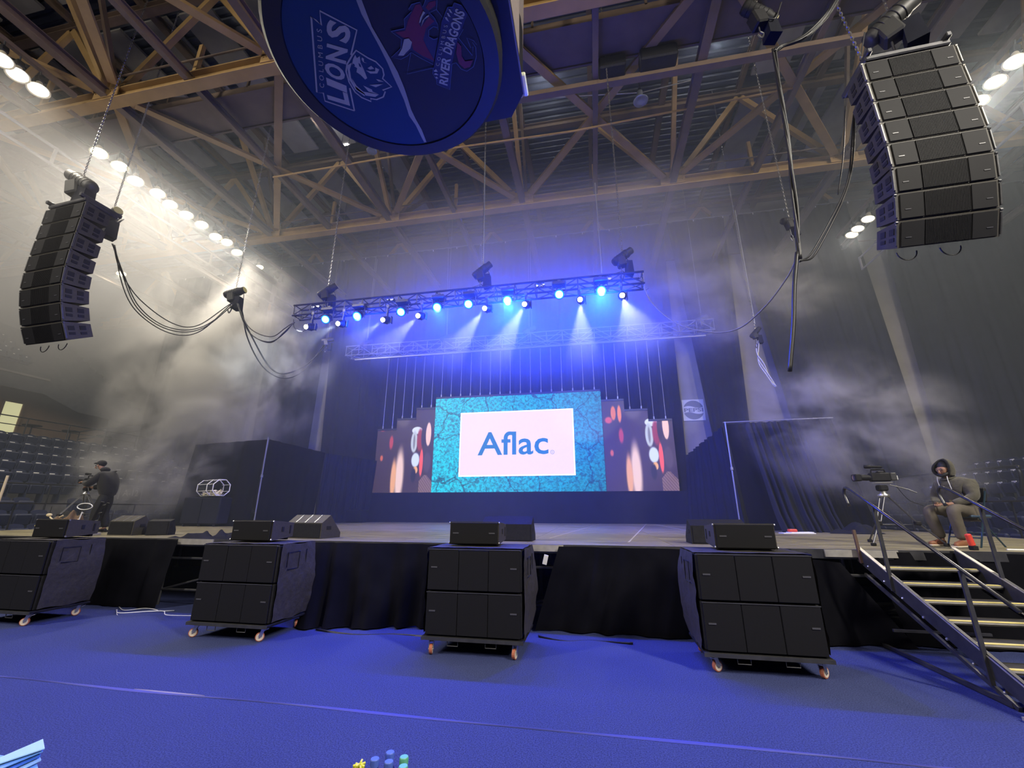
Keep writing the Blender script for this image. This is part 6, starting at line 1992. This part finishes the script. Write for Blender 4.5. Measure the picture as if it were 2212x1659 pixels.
def hand(parent, wrist, d, n, side, s=1.0):
    """palm and five separate curled fingers; d = finger direction, n = palm-down normal"""
    w, d, n = Vector(wrist), Vector(d).normalized(), Vector(n).normalized()
    a = d.cross(n).normalized() * side
    nodes = [(*w, 0.026 * s), (*(w + d * 0.05 * s), 0.030 * s, 0.016 * s), (*(w + d * 0.085 * s), 0.030 * s, 0.014 * s)]
    h = skin_mesh('hand', nodes, [(0, 1), (1, 2)], M_SKIN, parent, 1)
    for k, (off, ln) in enumerate(((-0.028, 0.070), (-0.010, 0.080), (0.009, 0.075), (0.027, 0.058))):
        b = w + d * 0.075 * s + a * off * s
        p1 = b + d * ln * 0.45 * s
        p2 = p1 + (d * 0.7 + n * 0.6).normalized() * ln * 0.35 * s
        p3 = p2 + (d * 0.3 + n * 0.9).normalized() * ln * 0.25 * s
        skin_mesh('finger', [(*b, 0.0095 * s), (*p1, 0.009 * s), (*p2, 0.008 * s), (*p3, 0.007 * s)], [(0, 1), (1, 2), (2, 3)], M_SKIN, h, 1)
    b = w + d * 0.025 * s - a * 0.022 * s
    p1 = b + (d * 0.6 - a * 0.8).normalized() * 0.04 * s
    p2 = p1 + (d * 0.9 - a * 0.1 + n * 0.3).normalized() * 0.035 * s
    skin_mesh('thumb', [(*b, 0.012 * s), (*p1, 0.010 * s), (*p2, 0.008 * s)], [(0, 1), (1, 2)], M_SKIN, h, 1)
    return h


def face_bits(parent, c, f, up, beard=True):
    """eyes, nose, mouth on a head at c looking along f"""
    c, f, up = Vector(c), Vector(f).normalized(), Vector(up).normalized()
    l = up.cross(f).normalized()
    e = MB()
    for s in (-1, 1):
        p = c + f * 0.088 + l * 0.032 * s + up * 0.012
        e.sphere(p, 0.011, 8, 6)
    e.build('eyes', mat('eye_dark', (0.03, 0.02, 0.02), 0.2), parent, smooth=True)
    n = MB()
    a = c + f * 0.095 + up * 0.012
    b = c + f * 0.122 - up * 0.030
    n.tube([a, (a + b) / 2 + f * 0.004, b, b - f * 0.02 - up * 0.008], [0.008, 0.011, 0.016, 0.010], 8)
    n.build('nose', M_SKIN, parent, smooth=True)
    m = MB()
    m.tube([c + f * 0.088 - up * 0.055 + l * x for x in (-0.025, -0.01, 0.01, 0.025)], [0.004, 0.007, 0.007, 0.004], 6)
    m.build('mouth', mat('lip', (0.22, 0.08, 0.06), 0.5), parent, smooth=True)
    br = MB()
    for s in (-1, 1):
        br.tube([c + f * 0.096 + l * (0.018 * s) + up * 0.033, c + f * 0.090 + l * (0.046 * s) + up * 0.034], 0.005, 5)
    br.build('eyebrows', mat('hair_black', (0.01, 0.009, 0.008), 0.7), parent)
    ea = MB()
    for s in (-1, 1):
        ea.sphere(c + l * 0.082 * s - up * 0.005 - f * 0.005, 0.026, 8, 6, (0.6, 0.6, 1.1))
    ea.build('ears', M_SKIN, parent, smooth=True)
    if beard:
        bd_ = MB()
        pts = []
        for k in range(9):
            a = -1.25 + 2.5 * k / 8
            pts.append(c + f * 0.085 * math.cos(a) + l * 0.075 * math.sin(a) - up * (0.088 - 0.03 * abs(math.sin(a))))
        bd_.tube(pts, [0.012, 0.02, 0.026, 0.03, 0.032, 0.03, 0.026, 0.02, 0.012], 8)
        bd_.build('beard', mat('hair_black', (0.01, 0.009, 0.008)), parent, smooth=True)


# seated man, facing local +x
M_HOOD = mat('olive_hoodie', (0.066, 0.060, 0.042), 0.9, var=0.25, scale=14, bump=0.5, sheen=0.2)
M_FUR = mat('dark_hood_lining', (0.012, 0.011, 0.010), 0.95, var=0.4, scale=60, bump=0.8)
M_TROUS = mat('taupe_trousers', (0.10, 0.085, 0.065), 0.85, var=0.2, scale=6, bump=0.5)
man = thing('person', 'person in an olive hoodie, hood up, seated on a chair at the right', 'person', (5.98, 8.50, SZ), chair_rz)
A = [(0.0, 0, 0.58, 0.13, 0.15), (0.03, 0, 0.76, 0.12, 0.14), (0.07, 0, 0.95, 0.12, 0.16), (0.12, 0, 1.06, 0.055, 0.055), (0.17, 0, 1.13, 0.05, 0.05), (0.20, 0, 1.20, 0.085, 0.078), (0.20, 0, 1.27, 0.085, 0.075)]
E_ = [(0, 1), (1, 2), (2, 3), (3, 4), (4, 5), (5, 6)]
nd = list(A)
def limb(frm, pts):
    i0 = frm
    for p in pts:
        nd.append(p)
        E_.append((i0, len(nd) - 1))
        i0 = len(nd) - 1
for s in (-1, 1):
    limb(2, [(0.06, 0.19 * s, 0.97, 0.06), (0.10, 0.28 * s, 0.76, 0.048), (0.34, 0.12 * s, 0.66, 0.034), (0.42, 0.06 * s, 0.645, 0.028)])
    limb(0, [(0.10, 0.11 * s, 0.55, 0.085), (0.46, 0.17 * s, 0.58, 0.062), (0.42, 0.15 * s, 0.30, 0.052), (0.40, 0.14 * s, 0.09, 0.038), (0.52, 0.16 * s, 0.04, 0.03)])
body = skin_mesh('body', nd, E_, M_SKIN, man, 2)
# hoodie
nd = [(-0.01, 0, 0.55, 0.17, 0.20), (0.02, 0, 0.74, 0.165, 0.19), (0.06, 0, 0.94, 0.17, 0.20), (0.11, 0, 1.06, 0.12, 0.13), (0.14, 0, 1.12, 0.09, 0.09)]
E_ = [(0, 1), (1, 2), (2, 3), (3, 4)]
for s in (-1, 1):
    limb(2, [(0.06, 0.19 * s, 0.97, 0.105), (0.10, 0.28 * s, 0.76, 0.085), (0.22, 0.20 * s, 0.71, 0.070), (0.36, 0.11 * s, 0.66, 0.050)])
skin_mesh('hoodie', nd, E_, M_HOOD, man, 2)
# hood: open bag round the head
hc = Vector((0.175, 0, 1.235))
def hood(u, v):
    th = -2.0 + 4.0 * u               # round the head, open at the face
    ph = v
    el = -0.95 + 2.35 * v             # from the collar up over the crown
    r = 0.132 + 0.015 * math.sin(6 * v + 3 * u)
    ce = math.cos(el) if el < PI / 2 else 0.0
    x = -math.cos(th * 0.98) * r * ce
    y = math.sin(th * 0.98) * r * 0.95 * ce
    z = math.sin(el) * r * 1.05
    return (hc.x + x - 0.02 + 0.03 * max(0, z) * 2, hc.y + y, hc.z + z + 0.0)
ho = MB().grid(hood, 26, 16).build('hood', M_HOOD, man, smooth=True)
md = ho.modifiers.new('thick', 'SOLIDIFY'); md.thickness = 0.022
rim = []
for k in range(15):
    v = k / 14
    rim.append(hood(0.0, v))
rim2 = [hood(1.0, 1 - k / 14) for k in range(15)]
MB().tube([Vector(p) for p in rim] + [Vector(p) for p in rim2], 0.017, 7).build('hood_lining', M_FUR, man, smooth=True)
MB().sphere((0.13, 0, 1.262), 0.105, 14, 10, (0.95, 0.88, 1.08)).build('hair', mat('hair_black', (0.01, 0.009, 0.008)), man, smooth=True)
face_bits(man, (0.19, 0, 1.225), (1, 0.12, -0.35), (0.35, 0, 1))
for s in (-1, 1):
    MB().tube(spline([(0.24, 0.07 * s, 1.10), (0.25, 0.075 * s, 1.03), (0.235, 0.08 * s, 0.92 - 0.03 * s)], 5), 0.006, 5).build('drawstring', M_WHITE, man, smooth=True)
# trousers
nd = [(0.0, 0, 0.55, 0.16, 0.17)]
E_ = []
for s in (-1, 1):
    limb(0, [(0.12, 0.11 * s, 0.555, 0.115), (0.32, 0.15 * s, 0.575, 0.105), (0.48, 0.175 * s, 0.575, 0.09), (0.46, 0.165 * s, 0.40, 0.085), (0.42, 0.15 * s, 0.20, 0.08), (0.41, 0.145 * s, 0.11, 0.078)])
skin_mesh('trousers', nd, E_, M_TROUS, man, 2)
for s in (-1, 1):
    sh = chainskin('shoe', [(0.36, 0.14 * s, 0.065, 0.048), (0.46, 0.15 * s, 0.058, 0.050), (0.58, 0.17 * s, 0.045, 0.042), (0.64, 0.18 * s, 0.04, 0.03)], mat('brown_shoe', (0.22, 0.085, 0.035), 0.6), man)
    MB().bbox((0.49, 0.158 * s, 0.014), (0.34, 0.11, 0.028), 0.012, rz=0.12 * s).build('sole', mat('cream_sole', (0.55, 0.48, 0.36), 0.6), sh)
    lc = MB()
    for k in range(4):
        lc.tube([(0.46 + 0.03 * k, 0.15 * s - 0.03, 0.10 - 0.008 * k), (0.47 + 0.03 * k, 0.15 * s + 0.03, 0.10 - 0.008 * k)], 0.005, 4)
    lc.build('laces', mat('orange_lace', (0.6, 0.2, 0.08), 0.6), sh)
hand(man, (0.40, 0.085, 0.665), (0.8, -0.6, -0.15), (0, -0.2, -1), 1)
hand(man, (0.40, -0.085, 0.665), (0.8, 0.6, -0.10), (0, 0.2, -1), -1)
tag(MB().bbox((5.52, 8.36, SZ + 0.70), (0.16, 0.075, 0.008), 0.003, rz=chair_rz).build('phone', M_LENS), 'dark phone held in the lap of the seated person', 'phone')

# standing cameraman seen from behind and the side
M_JKT = mat('black_jacket', (0.006, 0.0055, 0.006), 0.9, var=0.25, scale=10, bump=0.4, sheen=0.1)
cz = math.atan2(-0.25, -0.97)
cmn = thing('person', 'person in black jacket and cap, standing bent to a video camera at the left', 'person', (-12.38, 9.0, SZ), cz)
nd = [(-0.02, 0, 0.96, 0.09, 0.11), (0.0, 0, 1.15, 0.11, 0.14), (0.10, 0, 1.38, 0.12, 0.17), (0.20, 0, 1.50, 0.05, 0.05), (0.28, 0, 1.57, 0.05, 0.05), (0.33, 0, 1.64, 0.085, 0.08), (0.33, 0, 1.71, 0.085, 0.075)]
E_ = [(i, i + 1) for i in range(6)]
for s in (-1, 1):
    limb(2, [(0.12, 0.20 * s, 1.40, 0.06), (0.28, 0.28 * s, 1.16, 0.05), (0.50, 0.14 * s, 1.16 + 0.06 * s, 0.036), (0.55, 0.12 * s, 1.17 + 0.06 * s, 0.028)])
    limb(0, [(-0.01, 0.09 * s, 0.88, 0.075), (0.04, 0.12 * s, 0.50, 0.065), (-0.02 + 0.05 * s, 0.13 * s, 0.10, 0.042), (0.12 + 0.05 * s, 0.14 * s, 0.035, 0.03)])
skin_mesh('body', nd, E_, M_SKIN, cmn, 2)
nd = [(-0.03, 0, 0.84, 0.15, 0.17), (-0.03, 0, 1.02, 0.20, 0.215), (0.02, 0, 1.28, 0.20, 0.23), (0.13, 0, 1.44, 0.15, 0.17)]
E_ = [(0, 1), (1, 2), (2, 3)]
for s in (-1, 1):
    limb(2, [(0.12, 0.20 * s, 1.38, 0.115), (0.28, 0.28 * s, 1.16, 0.09), (0.39, 0.21 * s, 1.16 + 0.03 * s, 0.075), (0.50, 0.14 * s, 1.16 + 0.06 * s, 0.058)])
skin_mesh('jacket', nd, E_, M_JKT, cmn, 2)
nd = [(-0.03, 0, 1.00, 0.11, 0.13)]
E_ = []
for s in (-1, 1):
    limb(0, [(-0.01, 0.105 * s, 0.74, 0.11), (0.04, 0.12 * s, 0.50, 0.10), (-0.01 + 0.05 * s, 0.13 * s, 0.22, 0.085), (-0.02 + 0.05 * s, 0.13 * s, 0.10, 0.085)])
skin_mesh('trousers', nd, E_, mat('black_trousers', (0.006, 0.006, 0.006), 0.85, var=0.2), cmn, 2)
for s in (-1, 1):
    chainskin('shoe', [(-0.07 + 0.05 * s, 0.13 * s, 0.05, 0.045), (0.03 + 0.05 * s, 0.135 * s, 0.05, 0.048), (0.17 + 0.05 * s, 0.145 * s, 0.035, 0.035)], M_BLACK, cmn)
MB().sphere((0.32, 0, 1.71), 0.105, 14, 9, (1.05, 0.9, 0.85)).build('cap', M_JKT, cmn, smooth=True)
MB().bbox((0.425, 0, 1.715), (0.09, 0.14, 0.014), 0.006, ry=0.3).build('cap_peak', M_JKT, cmn)
face_bits(cmn, (0.34, 0, 1.655), (1, 0, -0.2), (0.2, 0, 1), False)
MB().sphere((0.19, 0, 1.55), 0.105, 12, 8, (0.9, 1.15, 0.7)).build('hood_collar', M_JKT, cmn, smooth=True)
hand(cmn, (0.54, 0.125, 1.23), (1, -0.3, 0.0), (0, -0.5, -1), 1)
hand(cmn, (0.54, -0.125, 1.11), (1, 0.3, 0.0), (0, 0.5, -1), -1)

# ---------------------------------------------------------------- haze and smoke
def volume_mat(name, density, color=(1, 1, 1), aniso=0.0, noise=None):
    m = bpy.data.materials.new(name)
    m.use_nodes = True
    nt = m.node_tree
    nt.nodes.remove(nt.nodes['Principled BSDF'])
    out = nt.nodes['Material Output']
    v = nt.nodes.new('ShaderNodeVolumeScatter')
    v.inputs['Color'].default_value = (*color, 1)
    v.inputs['Density'].default_value = density
    v.inputs['Anisotropy'].default_value = aniso
    nt.links.new(v.outputs[0], out.inputs['Volume'])
    if noise:
        sc, lo, hi, stretch, seed = noise
        tc = nt.nodes.new('ShaderNodeTexCoord')
        mp = nt.nodes.new('ShaderNodeMapping')
        mp.inputs['Location'].default_value = (seed * 3.1, seed * 1.7, seed)
        mp.inputs['Scale'].default_value = stretch
        n = nt.nodes.new('ShaderNodeTexNoise')
        n.inputs['Scale'].default_value = sc
        n.inputs['Detail'].default_value = 4
        n.inputs['Roughness'].default_value = 0.55
        n.inputs['Distortion'].default_value = 0.5
        mr = nt.nodes.new('ShaderNodeMapRange')
        mr.interpolation_type = 'SMOOTHSTEP'
        mr.inputs[1].default_value = lo
        mr.inputs[2].default_value = hi
        # fades to nothing toward the rim of the cloud (object space unit ball)
        ln = nt.nodes.new('ShaderNodeVectorMath'); ln.operation = 'LENGTH'
        fr = nt.nodes.new('ShaderNodeMapRange'); fr.interpolation_type = 'SMOOTHSTEP'
        fr.inputs[1].default_value = 1.0; fr.inputs[2].default_value = 0.35; fr.inputs[3].default_value = 0.0; fr.inputs[4].default_value = 1.0
        mu = nt.nodes.new('ShaderNodeMath'); mu.operation = 'MULTIPLY'
        mu2 = nt.nodes.new('ShaderNodeMath'); mu2.operation = 'MULTIPLY'; mu2.inputs[1].default_value = density
        L = nt.links.new
        L(tc.outputs['Object'], ln.inputs[0]); L(ln.outputs['Value'], fr.inputs[0])
        L(tc.outputs['Object'], mp.inputs[0]); L(mp.outputs[0], n.inputs['Vector'])
        L(n.outputs['Fac'], mr.inputs[0])
        L(mr.outputs[0], mu.inputs[0]); L(fr.outputs[0], mu.inputs[1]); L(mu.outputs[0], mu2.inputs[0]); L(mu2.outputs[0], v.inputs['Density'])
    return m


hz = MB().box((-3.2, 14.4, 9.3), (68.6, 15.0, 18.4)).build('stage_haze', volume_mat('thin_haze', HAZE, (0.76, 0.86, 1.0), 0.35))
tag(hz, 'thin even haze filling the whole hall', 'haze', None, 'stuff')


def cloud(label, c, r, density, noise, rot=(0, 0, 0), col=(0.95, 0.95, 0.97)):
    o = MB().sphere((0, 0, 0), 1.0, 20, 12).build('smoke_cloud', volume_mat('smoke', density, col, 0.1, noise), loc=c)
    o.scale = r
    o.rotation_euler = rot
    tag(o, label, 'smoke', None, 'stuff')
    return o


cloud('big pale smoke plume drifting up left of the screens', (-15.279, 14.000, 7.562), (5.6, 3.2, 5.4), 1.5, (2.3, 0.46, 0.64, (1, 1, 1), 1.0), (0, 0.5, 0))
cloud('smoke rising behind the standing cameraman', (-16.130, 13.000, 3.435), (4.4, 2.0, 2.6), 1.1, (2.3, 0.45, 0.64, (1, 1, 1), 2.0), (0, -0.4, 0))
cloud('smoke bank low behind the right tripod and drapes', (7.303, 13.200, 3.915), (3.6, 1.8, 2.6), 0.9, (2.4, 0.46, 0.64, (1, 1, 1), 3.0), (0, 0.35, 0))
cloud('wispy smoke right of the front truss', (4.663, 14.000, 8.801), (4.6, 2.0, 2.6), 0.5, (2.4, 0.46, 0.68, (1, 1, 1), 4.0))
cloud('faint smoke curling under the roof truss above the stage', (2.363, 12.600, 12.200), (3.8, 1.5, 1.3), 0.25, (2.0, 0.42, 0.7, (1, 1, 1), 5.0))

cloud('haze thickened round the front lighting truss, glowing blue', (-1.2, 10.8, 8.0), (8.8, 3.3, 3.6), 0.12, (0.5, 0.20, 0.60, (1, 1, 1), 6.0))
cloud('pale haze hanging under the left lamp row', (-17.5, 8.5, 9.2), (7.5, 8.0, 5.0), 0.085, (0.6, 0.15, 0.60, (1, 1, 1), 7.0))
